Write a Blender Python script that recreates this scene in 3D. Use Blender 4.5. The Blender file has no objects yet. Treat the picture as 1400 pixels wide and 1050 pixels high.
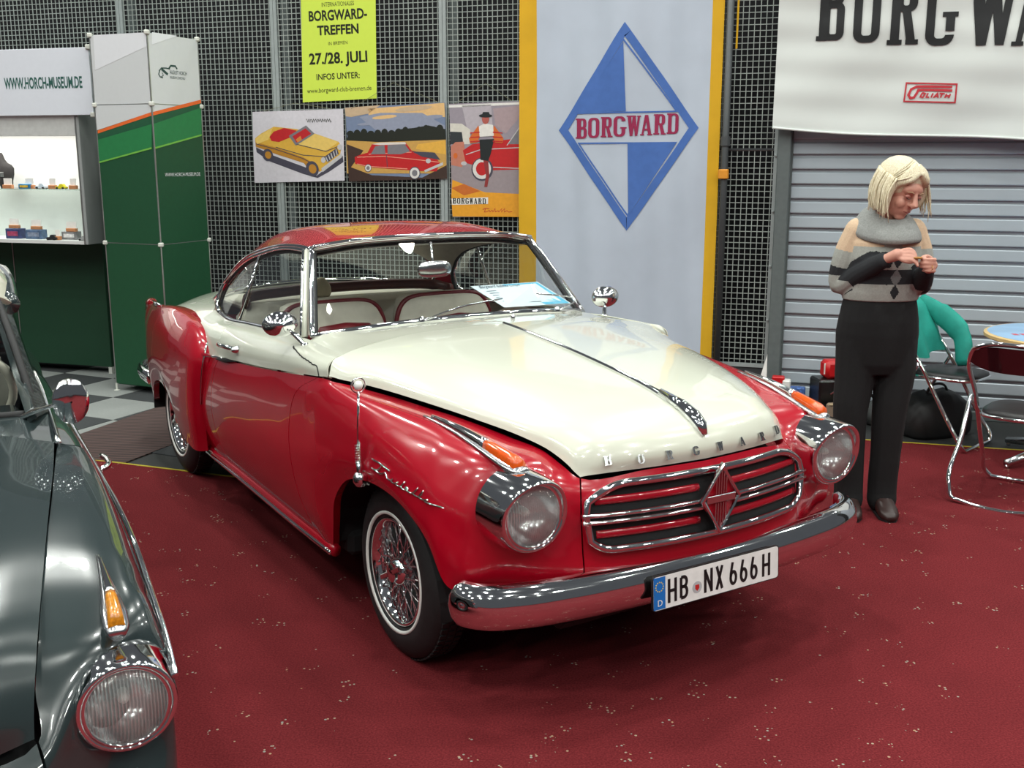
import bpy, bmesh, math, random
import numpy as np
from mathutils import Vector, Matrix, Euler

random.seed(7)
np.random.seed(7)
SC = bpy.context.scene
COL = SC.collection
PI = math.pi

# ------------------------------------------------------------------ camera
F_PX, PITCH, CAM_H = 1478.0, 0.2088, 1.683
cam_d = bpy.data.cameras.new('camera')
cam_d.sensor_width = 36.0
cam_d.sensor_fit = 'HORIZONTAL'
cam_d.lens = F_PX / 1400.0 * 36.0
cam_d.clip_start = 0.05
cam = bpy.data.objects.new('camera', cam_d)
cam.location = (0, 0, CAM_H)
cam.rotation_euler = (PI / 2 - PITCH, 0, 0)
COL.objects.link(cam)
SC.camera = cam

# ------------------------------------------------------------------ world, hall lamps, exposure
world = bpy.data.worlds.new('hall_air')
SC.world = world
world.use_nodes = True
world.node_tree.nodes['Background'].inputs[0].default_value = (0.86, 0.92, 1.0, 1)
world.node_tree.nodes['Background'].inputs[1].default_value = 0.09
SC.view_settings.view_transform = 'Standard'
SC.view_settings.look = 'None'
SC.view_settings.gamma = 1.0
SC.view_settings.use_curve_mapping = False
SC.view_settings.exposure = 0.0


def hall_lamp(x, y, z, power, size, col):
    d = bpy.data.lights.new('hall_lamp', 'AREA')
    d.shape = 'DISK'
    d.size = size
    d.energy = power
    d.color = col
    o = bpy.data.objects.new('hall_lamp', d)
    o.location = (x, y, z)
    COL.objects.link(o)


LAMP_W = 105.0
# rows of high-bay lamps under the hall roof
for ix in range(6):
    for iy in range(6):
        hall_lamp(-9.0 + ix * 3.6 + (iy % 2) * 0.9, -6.9 + iy * 3.3, 7.6, LAMP_W, 0.42, (0.97, 1.0, 0.94))


# ------------------------------------------------------------------ helpers
def cam_ray(px, py):
    a = (px - 700) / F_PX
    b = -(py - 525) / F_PX
    cp, sp = math.cos(PITCH), math.sin(PITCH)
    return np.array([a, cp + b * sp, -sp + b * cp])


CAM = np.array([0, 0, CAM_H])


def at_depth(px, py, Y):
    """point of the place at world depth Y seen at a pixel of the 1400x1050 photo"""
    d = cam_ray(px, py)
    return CAM + d * (Y / d[1])


def at_height(px, py, z=0.0):
    d = cam_ray(px, py)
    return CAM + d * ((z - CAM_H) / d[2])


def at_plane(px, py, p0, n):
    d = cam_ray(px, py)
    n = np.array(n, float)
    return CAM + d * ((n @ (np.array(p0) - CAM)) / (n @ d))


def srgb(r, g, b):
    f = lambda c: (c / 255 / 12.92) if c / 255 <= 0.04045 else ((c / 255 + 0.055) / 1.055) ** 2.4
    return (f(r), f(g), f(b))


MATS = {}


def mat(name, rgb, rough=0.5, metal=0.0, var=0.06, scale=30.0, bump=0.0, bscale=200.0, coat=0.0, spec=0.5, emit=None, estr=0.0, sheen=0.0):
    if name in MATS:
        return MATS[name]
    m = bpy.data.materials.new(name)
    m.use_nodes = True
    nt = m.node_tree
    b = nt.nodes['Principled BSDF']
    b.inputs['Roughness'].default_value = rough
    b.inputs['Metallic'].default_value = metal
    b.inputs['Specular IOR Level'].default_value = spec
    if coat:
        b.inputs['Coat Weight'].default_value = coat
        b.inputs['Coat Roughness'].default_value = 0.03
    if sheen:
        b.inputs['Sheen Weight'].default_value = sheen
    tc = nt.nodes.new('ShaderNodeTexCoord')
    nz = nt.nodes.new('ShaderNodeTexNoise')
    nz.inputs['Scale'].default_value = scale
    nz.inputs['Detail'].default_value = 3
    rp = nt.nodes.new('ShaderNodeValToRGB')
    c = np.array(rgb)
    rp.color_ramp.elements[0].position = 0.3
    rp.color_ramp.elements[1].position = 0.7
    rp.color_ramp.elements[0].color = (*np.clip(c * (1 - var), 0, 1), 1)
    rp.color_ramp.elements[1].color = (*np.clip(c * (1 + var), 0, 1), 1)
    nt.links.new(tc.outputs['Object'], nz.inputs['Vector'])
    nt.links.new(nz.outputs['Fac'], rp.inputs['Fac'])
    nt.links.new(rp.outputs['Color'], b.inputs['Base Color'])
    if bump:
        n2 = nt.nodes.new('ShaderNodeTexNoise')
        n2.inputs['Scale'].default_value = bscale
        bp = nt.nodes.new('ShaderNodeBump')
        bp.inputs['Strength'].default_value = bump
        bp.inputs['Distance'].default_value = 0.002
        nt.links.new(tc.outputs['Object'], n2.inputs['Vector'])
        nt.links.new(n2.outputs['Fac'], bp.inputs['Height'])
        nt.links.new(bp.outputs['Normal'], b.inputs['Normal'])
    if emit:
        b.inputs['Emission Color'].default_value = (*emit, 1)
        b.inputs['Emission Strength'].default_value = estr
    MATS[name] = m
    return m


def glass_mat(name, tint=(0.93, 0.96, 0.95), base=.05, rough=0.01):
    if name in MATS:
        return MATS[name]
    m = bpy.data.materials.new(name)
    m.use_nodes = True
    nt = m.node_tree
    for n in list(nt.nodes):
        nt.nodes.remove(n)
    out = nt.nodes.new('ShaderNodeOutputMaterial')
    mx = nt.nodes.new('ShaderNodeMixShader')
    lw = nt.nodes.new('ShaderNodeLayerWeight')
    lw.inputs['Blend'].default_value = .5
    pw = nt.nodes.new('ShaderNodeMath')
    pw.operation = 'POWER'
    pw.inputs[1].default_value = 4.0
    fr = nt.nodes.new('ShaderNodeMath')
    fr.operation = 'MULTIPLY_ADD'
    fr.inputs[1].default_value = .9
    fr.inputs[2].default_value = base
    nt.links.new(lw.outputs['Facing'], pw.inputs[0])
    nt.links.new(pw.outputs[0], fr.inputs[0])
    tr = nt.nodes.new('ShaderNodeBsdfTransparent')
    tr.inputs[0].default_value = (*tint, 1)
    gl = nt.nodes.new('ShaderNodeBsdfGlossy')
    gl.inputs['Roughness'].default_value = rough
    nt.links.new(fr.outputs[0], mx.inputs[0])
    nt.links.new(tr.outputs[0], mx.inputs[1])
    nt.links.new(gl.outputs[0], mx.inputs[2])
    nt.links.new(mx.outputs[0], out.inputs['Surface'])
    MATS[name] = m
    return m


class MB:
    """collects geometry for ONE mesh object"""

    def __init__(self):
        self.v, self.f, self.mi = [], [], []

    def add(self, v, f, mi=0, M=None):
        k = len(self.v)
        for p in v:
            p = Vector(p)
            if M is not None:
                p = M @ p
            self.v.append(tuple(p))
        for q in f:
            self.f.append(tuple(i + k for i in q))
            self.mi.append(mi)
        return self

    def box(self, c, s, r=0.0, mi=0, M=None):
        cx, cy, cz = c
        hx, hy, hz = s[0] / 2, s[1] / 2, s[2] / 2
        r = min(r, hx * .9, hy * .9, hz * .9)
        if r <= 0:
            v = [(cx + a * hx, cy + b * hy, cz + d * hz) for a in (-1, 1) for b in (-1, 1) for d in (-1, 1)]
            f = [(0, 1, 3, 2), (4, 6, 7, 5), (0, 4, 5, 1), (2, 3, 7, 6), (0, 2, 6, 4), (1, 5, 7, 3)]
            return self.add(v, f, mi, M)
        v, idx = [], {}
        for a in (-1, 1):
            for b in (-1, 1):
                for d in (-1, 1):
                    for ax in range(3):
                        p = [cx + a * (hx - (r if ax != 0 else 0)), cy + b * (hy - (r if ax != 1 else 0)), cz + d * (hz - (r if ax != 2 else 0))]
                        idx[(a, b, d, ax)] = len(v)
                        v.append(p)
        f = []
        I = lambda a, b, d, ax: idx[(a, b, d, ax)]
        for s_ in (-1, 1):
            f.append([I(s_, -1, -1, 0), I(s_, 1, -1, 0), I(s_, 1, 1, 0), I(s_, -1, 1, 0)][::s_])
            f.append([I(-1, s_, -1, 1), I(-1, s_, 1, 1), I(1, s_, 1, 1), I(1, s_, -1, 1)][::s_])
            f.append([I(-1, -1, s_, 2), I(1, -1, s_, 2), I(1, 1, s_, 2), I(-1, 1, s_, 2)][::s_])
        for a in (-1, 1):
            for b in (-1, 1):
                f.append([I(a, b, -1, 0), I(a, b, -1, 1), I(a, b, 1, 1), I(a, b, 1, 0)])
                f.append([I(a, -1, b, 0), I(a, -1, b, 2), I(a, 1, b, 2), I(a, 1, b, 0)])
                f.append([I(-1, a, b, 1), I(-1, a, b, 2), I(1, a, b, 2), I(1, a, b, 1)])
                for d in (-1, 1):
                    f.append([I(a, b, d, 0), I(a, b, d, 1), I(a, b, d, 2)])
        # orient outward
        ff = []
        cc = np.array([cx, cy, cz])
        for q in f:
            P = np.array([v[i] for i in q])
            n = np.cross(P[1] - P[0], P[2] - P[0])
            ff.append(tuple(q) if n @ (P.mean(0) - cc) > 0 else tuple(q[::-1]))
        return self.add(v, ff, mi, M)

    def tube(self, pts, r, n=8, closed=False, cap=True, mi=0, M=None, flat=1.0, up=None):
        pts = [Vector(p) for p in pts]
        N = len(pts)
        rr = r if hasattr(r, '__len__') else [r] * N
        T = []
        for i in range(N):
            if closed:
                t = pts[(i + 1) % N] - pts[i - 1]
            else:
                t = pts[min(i + 1, N - 1)] - pts[max(i - 1, 0)]
            T.append(t.normalized() if t.length > 1e-9 else Vector((0, 0, 1)))
        a = Vector(up) if up is not None else (Vector((0, 0, 1)) if abs(T[0].z) < .9 else Vector((1, 0, 0)))
        u = (a - T[0] * a.dot(T[0])).normalized()
        v, f = [], []
        for i in range(N):
            if i:
                if up is not None:
                    a = Vector(up)
                    u2 = a - T[i] * a.dot(T[i])
                else:
                    u2 = u - T[i] * u.dot(T[i])
                if u2.length > 1e-6:
                    u = u2.normalized()
            w = T[i].cross(u)
            for k in range(n):
                ang = 2 * PI * k / n
                v.append(pts[i] + u * (math.cos(ang) * rr[i]) + w * (math.sin(ang) * rr[i] * flat))
        for i in range(N if closed else N - 1):
            j = (i + 1) % N
            for k in range(n):
                l = (k + 1) % n
                f.append((i * n + k, i * n + l, j * n + l, j * n + k))
        if cap and not closed:
            f.append(tuple(range(n))[::-1])
            f.append(tuple((N - 1) * n + k for k in range(n)))
        return self.add(v, f, mi, M)

    def lathe(self, prof, n=24, mi=0, M=None, cap=False):
        """prof: list of (radius, height) about local z"""
        v, f = [], []
        for (r, h) in prof:
            for k in range(n):
                a = 2 * PI * k / n
                v.append((r * math.cos(a), r * math.sin(a), h))
        for i in range(len(prof) - 1):
            for k in range(n):
                l = (k + 1) % n
                f.append((i * n + k, i * n + l, (i + 1) * n + l, (i + 1) * n + k))
        if cap:
            f.append(tuple(range(n))[::-1])
            f.append(tuple((len(prof) - 1) * n + k for k in range(n)))
        return self.add(v, f, mi, M)

    def grid(self, G, mi=0, M=None, closed_u=False, closed_v=False):
        G = np.asarray(G)
        U, V = G.shape[:2]
        v = [tuple(p) for p in G.reshape(-1, 3)]
        f = []
        for i in range(U if closed_u else U - 1):
            for j in range(V if closed_v else V - 1):
                i2, j2 = (i + 1) % U, (j + 1) % V
                f.append((i * V + j, i2 * V + j, i2 * V + j2, i * V + j2))
        return self.add(v, f, mi, M)

    def loft(self, secs, mi=0, M=None, cap=True):
        """secs: list of rings (n,3)"""
        n = len(secs[0])
        v = [tuple(p) for s in secs for p in s]
        f = []
        for i in range(len(secs) - 1):
            for k in range(n):
                l = (k + 1) % n
                f.append((i * n + k, i * n + l, (i + 1) * n + l, (i + 1) * n + k))
        if cap:
            f.append(tuple(range(n))[::-1])
            f.append(tuple((len(secs) - 1) * n + k for k in range(n)))
        return self.add(v, f, mi, M)

    def prism(self, poly, h0, h1, mi=0, M=None):
        """poly in local xy, extruded h0..h1 in z"""
        n = len(poly)
        v = [(p[0], p[1], h0) for p in poly] + [(p[0], p[1], h1) for p in poly]
        f = [tuple(range(n))[::-1], tuple(range(n, 2 * n))]
        for k in range(n):
            l = (k + 1) % n
            f.append((k, l, n + l, n + k))
        return self.add(v, f, mi, M)

    def build(self, name, mats, parent=None, smooth=False, angle=None):
        me = bpy.data.meshes.new(name)
        me.from_pydata(self.v, [], self.f)
        if not isinstance(mats, (list, tuple)):
            mats = [mats]
        for m in mats:
            me.materials.append(m)
        if len(mats) > 1:
            me.polygons.foreach_set('material_index', self.mi)
        if smooth:
            me.polygons.foreach_set('use_smooth', [True] * len(me.polygons))
            if angle:
                me.set_sharp_from_angle(angle=math.radians(angle))
        me.update()
        o = bpy.data.objects.new(name, me)
        COL.objects.link(o)
        if parent is not None:
            o.parent = parent
        return o


def thing(name, label, cat, loc=(0, 0, 0), rotz=0.0, group=None):
    o = bpy.data.objects.new(name, None)
    o.empty_display_size = 0.1
    o.location = loc
    o.rotation_euler = (0, 0, rotz)
    COL.objects.link(o)
    return tag(o, label, cat, group)


def tag(o, label, cat, group=None, kind=None):
    o['label'] = label
    if cat:
        o['category'] = cat
    if group:
        o['group'] = group
    if kind:
        o['kind'] = kind
    return o


def structure(o, label=None):
    o['kind'] = 'structure'
    if label:
        o['label'] = label
    return o


def copy_tree(o, parent=None):
    c = o.copy()
    COL.objects.link(c)
    c.parent = parent
    for ch in [x for x in COL.objects if x.parent == o]:
        copy_tree(ch, c)
    return c


def hermite(P, t, n):
    """P (K,...) knots t -> samples n per segment through every row"""
    P = np.asarray(P, float)
    K = len(P)
    m = np.zeros_like(P)
    for k in range(K):
        if k == 0:
            m[k] = (P[1] - P[0]) / (t[1] - t[0])
        elif k == K - 1:
            m[k] = (P[k] - P[k - 1]) / (t[k] - t[k - 1])
        else:
            h0, h1 = t[k] - t[k - 1], t[k + 1] - t[k]
            d0, d1 = (P[k] - P[k - 1]) / h0, (P[k + 1] - P[k]) / h1
            m[k] = (d0 * h1 + d1 * h0) / (h0 + h1)
    out = []
    for k in range(K - 1):
        h = t[k + 1] - t[k]
        for i in range(n):
            s = i / n
            out.append((2 * s ** 3 - 3 * s ** 2 + 1) * P[k] + (s ** 3 - 2 * s ** 2 + s) * h * m[k] + (-2 * s ** 3 + 3 * s ** 2) * P[k + 1] + (s ** 3 - s ** 2) * h * m[k + 1])
    out.append(P[-1])
    return np.array(out)


def knots(P):
    P = np.asarray(P, float)
    d = np.linalg.norm(np.diff(P, axis=0), axis=-1)
    if d.ndim > 1:
        d = d.mean(axis=1)
    return np.concatenate([[0], np.cumsum(np.maximum(d, 1e-4))])


def curve(P, n=6):
    P = np.asarray(P, float)
    return hermite(P, knots(P), n)


def skin(T, nu=5, nv=5):
    T = np.asarray(T, float)
    A = hermite(T, knots(T), nu)
    B = np.swapaxes(A, 0, 1)
    B = hermite(B, knots(np.swapaxes(T, 0, 1)), nv)
    return np.swapaxes(B, 0, 1)


def mirror(G):
    G = np.array(G, float)
    G[..., 1] *= -1
    return G


def panel(name, G, m, parent, gap=0.0018, skirt=0.012, center=(-1.2, 0, 0.45)):
    """body panel from a grid: edges drawn in a little, returned inward by a skirt"""
    G = np.array(G, float)
    U, V = G.shape[:2]
    du = np.gradient(G, axis=0)
    dv = np.gradient(G, axis=1)
    N = np.cross(du, dv)
    N /= np.linalg.norm(N, axis=-1, keepdims=True) + 1e-12
    sgn = 1.0 if (N * (G - np.array(center))).sum() > 0 else -1.0
    N *= sgn
    n0 = lambda a: a / (np.linalg.norm(a, axis=-1, keepdims=True) + 1e-12)
    if gap:
        e0, e1 = n0(G[1] - G[0]) * gap, n0(G[-2] - G[-1]) * gap
        G[0] += e0
        G[-1] += e1
        e0, e1 = n0(G[:, 1] - G[:, 0]) * gap, n0(G[:, -2] - G[:, -1]) * gap
        G[:, 0] += e0
        G[:, -1] += e1
    b = MB()
    v = [tuple(p) for p in G.reshape(-1, 3)]
    f = []
    for i in range(U - 1):
        for j in range(V - 1):
            q = (i * V + j, (i + 1) * V + j, (i + 1) * V + j + 1, i * V + j + 1)
            f.append(q if sgn > 0 else q[::-1])
    b.add(v, f)
    if skirt:
        loop = [(i, 0) for i in range(U)] + [(U - 1, j) for j in range(1, V)] + [(i, V - 1) for i in range(U - 2, -1, -1)] + [(0, j) for j in range(V - 2, 0, -1)]
        top = [tuple(G[i, j]) for i, j in loop]
        bot = [tuple(G[i, j] - N[i, j] * skirt) for i, j in loop]
        n = len(loop)
        fs = [(k, n + k, n + (k + 1) % n, (k + 1) % n) for k in range(n)]
        b.add(top + bot, fs)
    return b.build(name, m, parent, smooth=True)


def text_obj(name, body, m, size, parent=None, M=None, xs=1.0, align='LEFT', depth=0.0, bold=0.0):
    """flat lettering as a mesh; local x right, y up, z out of the sheet"""
    cu = bpy.data.curves.new(name, 'FONT')
    cu.body = body
    cu.size = size
    cu.align_x = align
    cu.extrude = depth
    cu.offset = bold
    cu.resolution_u = 3
    t = bpy.data.objects.new(name, cu)
    me = bpy.data.meshes.new_from_object(t)
    bpy.data.objects.remove(t)
    bpy.data.curves.remove(cu)
    me.name = name
    S = Matrix.Diagonal((xs, 1, 1, 1))
    me.transform((M if M is not None else Matrix()) @ S)
    me.materials.clear()
    me.materials.append(m)
    o = bpy.data.objects.new(name, me)
    COL.objects.link(o)
    if parent is not None:
        o.parent = parent
    return o


def frame_matrix(origin, xdir, ydir):
    x = Vector(xdir).normalized()
    y = Vector(ydir)
    y = (y - x * y.dot(x)).normalized()
    z = x.cross(y)
    R = Matrix((x, y, z)).transposed().to_4x4()
    return Matrix.Translation(Vector(origin)) @ R

# ------------------------------------------------------------------ the hall: floor, mesh wall, shutter
WA = math.radians(17.4)
W0 = np.array([1.66, 7.21, 0.0])
WE = np.array([math.cos(WA), -math.sin(WA), 0.0])      # along the wall, to the right
WN = np.array([-math.sin(WA), -math.cos(WA), 0.0])     # out of the wall, to the viewer


def wall_w(s, z, off=0.0):
    return W0 + WE * s + WN * off + np.array([0, 0, z])


def wall_sz(px, py, off=0.0):
    P = at_plane(px, py, W0 + WN * off, WN)
    return float((P - W0) @ WE), float(P[2])


WM = Matrix(((WE[0], 0, WN[0], 0), (WE[1], 0, WN[1], 0), (0, 1, 0, 0), (0, 0, 0, 1)))   # local x along, y up, z out
WR = WM.to_3x3().to_4x4()


def wall_empty(name, label, cat, s, z, off, group=None):
    o = thing(name, label, cat, group=group)
    o.matrix_world = Matrix.Translation(Vector(wall_w(s, z, off))) @ WR
    return o


m_floor = mat('dark_hall_floor', srgb(38, 40, 40), rough=0.7, var=0.15, scale=60)
m_tape = mat('yellow_tape', srgb(176, 160, 40), rough=0.6)
m_black = mat('black_void', (0.006, 0.006, 0.008), rough=0.9)
m_galv = mat('galvanised_steel', srgb(160, 168, 168), rough=0.45, metal=0.2)
m_wire = mat('mesh_wire', srgb(160, 168, 164), rough=0.5, metal=0.1)
m_grey = mat('grey_paint', srgb(96, 104, 104), rough=0.5)
m_dkgrey = mat('dark_grey_paint', srgb(52, 56, 58), rough=0.5)


def carpet_material():
    m = bpy.data.materials.new('red_carpet')
    m.use_nodes = True
    nt = m.node_tree
    b = nt.nodes['Principled BSDF']
    b.inputs['Roughness'].default_value = 0.95
    b.inputs['Specular IOR Level'].default_value = 0.1
    tc = nt.nodes.new('ShaderNodeTexCoord')
    nz = nt.nodes.new('ShaderNodeTexNoise')
    nz.inputs['Scale'].default_value = 160
    nz.inputs['Detail'].default_value = 4
    rp = nt.nodes.new('ShaderNodeValToRGB')
    rp.color_ramp.elements[0].position = .3
    rp.color_ramp.elements[1].position = .72
    rp.color_ramp.elements[0].color = (*srgb(92, 26, 31), 1)
    rp.color_ramp.elements[1].color = (*srgb(126, 44, 48), 1)
    big = nt.nodes.new('ShaderNodeTexNoise')
    big.inputs['Scale'].default_value = 2.2
    mx0 = nt.nodes.new('ShaderNodeMixRGB')
    mx0.blend_type = 'MULTIPLY'
    mx0.inputs[0].default_value = .35
    # sparse pale flecks, gathered in small clusters
    vor = nt.nodes.new('ShaderNodeTexVoronoi')
    vor.inputs['Scale'].default_value = 8.5
    ma = nt.nodes.new('ShaderNodeMath')
    ma.operation = 'LESS_THAN'
    ma.inputs[1].default_value = 0.24
    v2 = nt.nodes.new('ShaderNodeTexVoronoi')
    v2.inputs['Scale'].default_value = 62
    mb = nt.nodes.new('ShaderNodeMath')
    mb.operation = 'LESS_THAN'
    mb.inputs[1].default_value = 0.25
    mc = nt.nodes.new('ShaderNodeMath')
    mc.operation = 'MULTIPLY'
    mx = nt.nodes.new('ShaderNodeMixRGB')
    hs = nt.nodes.new('ShaderNodeMixRGB')
    hs.inputs[1].default_value = (*srgb(170, 130, 100), 1)
    hs.inputs[2].default_value = (*srgb(130, 140, 136), 1)
    for n in (nz, big, vor, v2):
        nt.links.new(tc.outputs['Object'], n.inputs['Vector'])
    nt.links.new(nz.outputs['Fac'], rp.inputs['Fac'])
    nt.links.new(rp.outputs['Color'], mx0.inputs[1])
    nt.links.new(big.outputs['Fac'], mx0.inputs[2])
    nt.links.new(vor.outputs['Distance'], ma.inputs[0])
    nt.links.new(v2.outputs['Distance'], mb.inputs[0])
    nt.links.new(ma.outputs[0], mc.inputs[0])
    nt.links.new(mb.outputs[0], mc.inputs[1])
    nt.links.new(v2.outputs['Color'], hs.inputs[0])
    nt.links.new(mc.outputs[0], mx.inputs[0])
    nt.links.new(mx0.outputs[0], mx.inputs[1])
    nt.links.new(hs.outputs[0], mx.inputs[2])
    nt.links.new(mx.outputs[0], b.inputs['Base Color'])
    bp = nt.nodes.new('ShaderNodeBump')
    bp.inputs['Strength'].default_value = .5
    bp.inputs['Distance'].default_value = .004
    nt.links.new(nz.outputs['Fac'], bp.inputs['Height'])
    nt.links.new(bp.outputs['Normal'], b.inputs['Normal'])
    return m


def build_floor():
    o = MB().box((0, 2, -0.05), (40, 40, 0.1)).build('floor', m_floor)
    structure(o, 'dark grey hall floor under the carpets')
    # red carpet of the stand (two back edges with a step hidden under the coupe)
    a, b2 = np.array([-2.25, 5.815]), np.array([-1.436, 5.508])
    d1 = (b2 - a) / np.linalg.norm(b2 - a)
    c, d = np.array([2.313, 6.237]), np.array([2.951, 6.058])
    d2 = (d - c) / np.linalg.norm(d - c)
    L0 = a - d1 * 6.0
    L1 = a + d1 * 2.6
    R0 = c - d2 * 2.0
    R1 = c + d2 * 6.0
    poly = [(L0[0], L0[1]), (-12, -12), (14, -12), (R1[0], R1[1]), (R0[0], R0[1]), (L1[0], L1[1])]
    o = MB().prism(poly, 0.0, 0.006).build('floor_carpet', carpet_material())
    structure(o, 'red carpet with pale flecks')
    for P, Q, off in ((L0, L1, d1), (R0, R1, d2)):
        n = np.array([-off[1], off[0]])
        pl = [P - n * .004, Q - n * .004, Q + n * .012, P + n * .012]
        o = MB().prism([tuple(p) for p in pl], 0.0, 0.008).build('trim_1' if P is L0 else 'trim_2', m_tape)
        structure(o, 'thin yellow tape along the carpet edge')
    # chequered carpet tiles by the green stand
    ta = math.radians(-25)
    e1 = np.array([math.cos(ta), math.sin(ta)])
    e2 = np.array([-math.sin(ta), math.cos(ta)])
    V = np.array([-2.37, 7.25])
    ml = mat('light_grey_carpet_tile', srgb(128, 132, 130), rough=.95, var=.12, scale=220)
    md = mat('dark_grey_carpet_tile', srgb(48, 51, 53), rough=.95, var=.2, scale=220)
    par = thing('floor_tiles', 'light and dark grey chequered carpet tiles before the green stand', None)
    structure(par)
    meshes = []
    for mm in (ml, md):
        meshes.append(MB().box((0, 0, .003), (.492, .492, .006), .002).build('tile', mm))
    datas = [k.data for k in meshes]
    for i in range(-7, 5):
        for j in range(-2, 4):
            c2 = V + e1 * (i + .5) * .5 + e2 * (j + .5) * .5
            if c2[1] > 7.21 + .3134 * (1.66 - c2[0]) - .2:
                continue
            # keep clear of the ribbed mat side
            t = bpy.data.objects.new('tile', datas[0 if (i + j) % 2 == 0 else 1])
            t.location = (c2[0], c2[1], 0)
            t.rotation_euler = (0, 0, ta)
            t.parent = par
            COL.objects.link(t)
    for k in meshes:
        bpy.data.objects.remove(k)
    # ribbed brown mat
    mm = bpy.data.materials.new('ribbed_brown_mat')
    mm.use_nodes = True
    nt = mm.node_tree
    bs = nt.nodes['Principled BSDF']
    bs.inputs['Roughness'].default_value = .95
    tc = nt.nodes.new('ShaderNodeTexCoord')
    mp = nt.nodes.new('ShaderNodeMapping')
    mp.inputs['Rotation'].default_value = (0, 0, math.radians(-8))
    wv = nt.nodes.new('ShaderNodeTexWave')
    wv.bands_direction = 'Y'
    wv.inputs['Scale'].default_value = 8.0
    wv.inputs['Distortion'].default_value = .3
    rp = nt.nodes.new('ShaderNodeValToRGB')
    rp.color_ramp.elements[0].color = (*srgb(36, 32, 32), 1)
    rp.color_ramp.elements[1].color = (*srgb(88, 66, 62), 1)
    nt.links.new(tc.outputs['Object'], mp.inputs['Vector'])
    nt.links.new(mp.outputs['Vector'], wv.inputs['Vector'])
    nt.links.new(wv.outputs['Color'], rp.inputs['Fac'])
    nt.links.new(rp.outputs['Color'], bs.inputs['Base Color'])
    P = [(-2.37, 7.262), (-2.80, 5.98), (-2.155, 5.80), (-1.70, 7.0)]
    o = MB().prism(P[::1], 0.0, 0.0085).build('floor_mat', mm)
    structure(o, 'brown ribbed mat between the grey tiles and the red carpet')
    P = [(-2.14, 5.80), (-1.2, 5.45), (-.6, 6.0), (-1.55, 7.0)]


def build_wall():
    o = MB().box((-1.5, 1.9, -.55), (16, 3.8, .1)).build('wall_back', m_black)
    o.matrix_world = Matrix.Translation(Vector(W0)) @ WR
    structure(o, 'unlit dark wall behind the wire mesh')
    edges = [-7.51, -6.19, -4.875, -3.56, -2.243, -.93, .075]
    names = ['leftmost wire mesh panel behind the museum header board', 'wire mesh panel above the museum display case', 'wire mesh panel right behind the green corner tower',
             'wire mesh panel behind the yellow poster and the two car pictures', 'wire mesh panel behind the red poster with the lady', 'narrow wire mesh panel right of the flag']
    cell = .0372
    for k in range(6):
        s0, s1 = edges[k], edges[k + 1]
        t = wall_empty('wire_mesh_panel', names[k], 'mesh panel', s0, 0, 0, 'wire mesh panels of the back wall')
        w = s1 - s0 - .001
        z0, z1 = .285, 3.25
        b = MB()
        for x in (.013, w - .013):
            b.box((x, (z0 + z1) / 2, 0), (.024, z1 - z0, .03))
        for z in (z0, z1):
            b.box((w / 2, z, 0), (w, .024, .03))
        b.build('panel_frame', m_galv, t)
        b = MB()
        n = int(w / cell)
        for i in range(1, n + 1):
            x = i * w / (n + 1)
            b.box((x, (z0 + z1) / 2, .004), (.0046, z1 - z0, .005))
        nz = int((z1 - z0) / cell)
        for i in range(1, nz):
            z = z0 + i * (z1 - z0) / nz
            b.box((w / 2, z, -.001), (w, .0046, .005))
        g = b.build('wire_grid', m_wire, t)
        g['kind'] = 'stuff'
        if k > 0:
            MB().box((.062, 1.65, -.05), (.06, 3.0, .03)).build('post', m_grey, t)
        MB().box((w / 2, .14, -.01), (w, .28, .03)).build('kick_plate', m_dkgrey, t)
        if k == 5:
            MB().box((w / 2, 1.72, .006), (w, .012, .016)).build('joint_bar', m_dkgrey, t)
            b = MB()
            for z in np.arange(.6, 3.0, .36):
                b.lathe([(.0, .016), (.008, .015), (.01, .0)], 8, M=Matrix.Translation((w - .014, z, .012)))
            b.build('bolts', m_galv, t)['kind'] = 'stuff'
    # frame column between mesh and shutter
    o = MB().box((.115, 1.7, 0), (.085, 3.4, .12), .006).build('trim_3', m_grey)
    o.matrix_world = Matrix.Translation(Vector(W0)) @ WR
    structure(o, 'grey steel column between mesh and shutter')
    # roller shutter
    ms = mat('shutter_slat', srgb(176, 186, 194), rough=.42, metal=.25, var=.03, scale=5)
    t = wall_empty('roller_shutter', 'grey metal roller shutter with wide horizontal slats', 'shutter', .158, 0, -.02)
    W = 4.6
    p = .0945
    prof = [(0.0, -.016), (.019, -.016), (.022, .002), (.028, .004), (.088, -.001), (.0945, -.006)]
    v, f = [], []
    for (h, d) in prof:
        v += [(0, h, d), (W, h, d)]
    for i in range(len(prof) - 1):
        f.append((2 * i, 2 * i + 1, 2 * i + 3, 2 * i + 2))
    base = MB().add(v, f).build('slat', ms, t)
    z = .06
    base.location = (0, z, 0)
    while z < 3.0:
        z += p
        s = base.copy()
        s.location = (0, z, 0)
        COL.objects.link(s)
    MB().box((W / 2, .03, 0), (W, .06, .03), .004).build('bottom_rail', m_grey, t)
    MB().box((W / 2, 1.6, -.05), (W, 3.2, .02)).build('backing', m_dkgrey, t)
    MB().box((-.005, 1.6, 0), (.03, 3.2, .05)).build('guide_rail', m_grey, t)
    MB().box((W / 2, 3.1, .03), (W, .35, .12)).build('shutter_box', m_grey, t)


build_floor()
build_wall()

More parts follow.
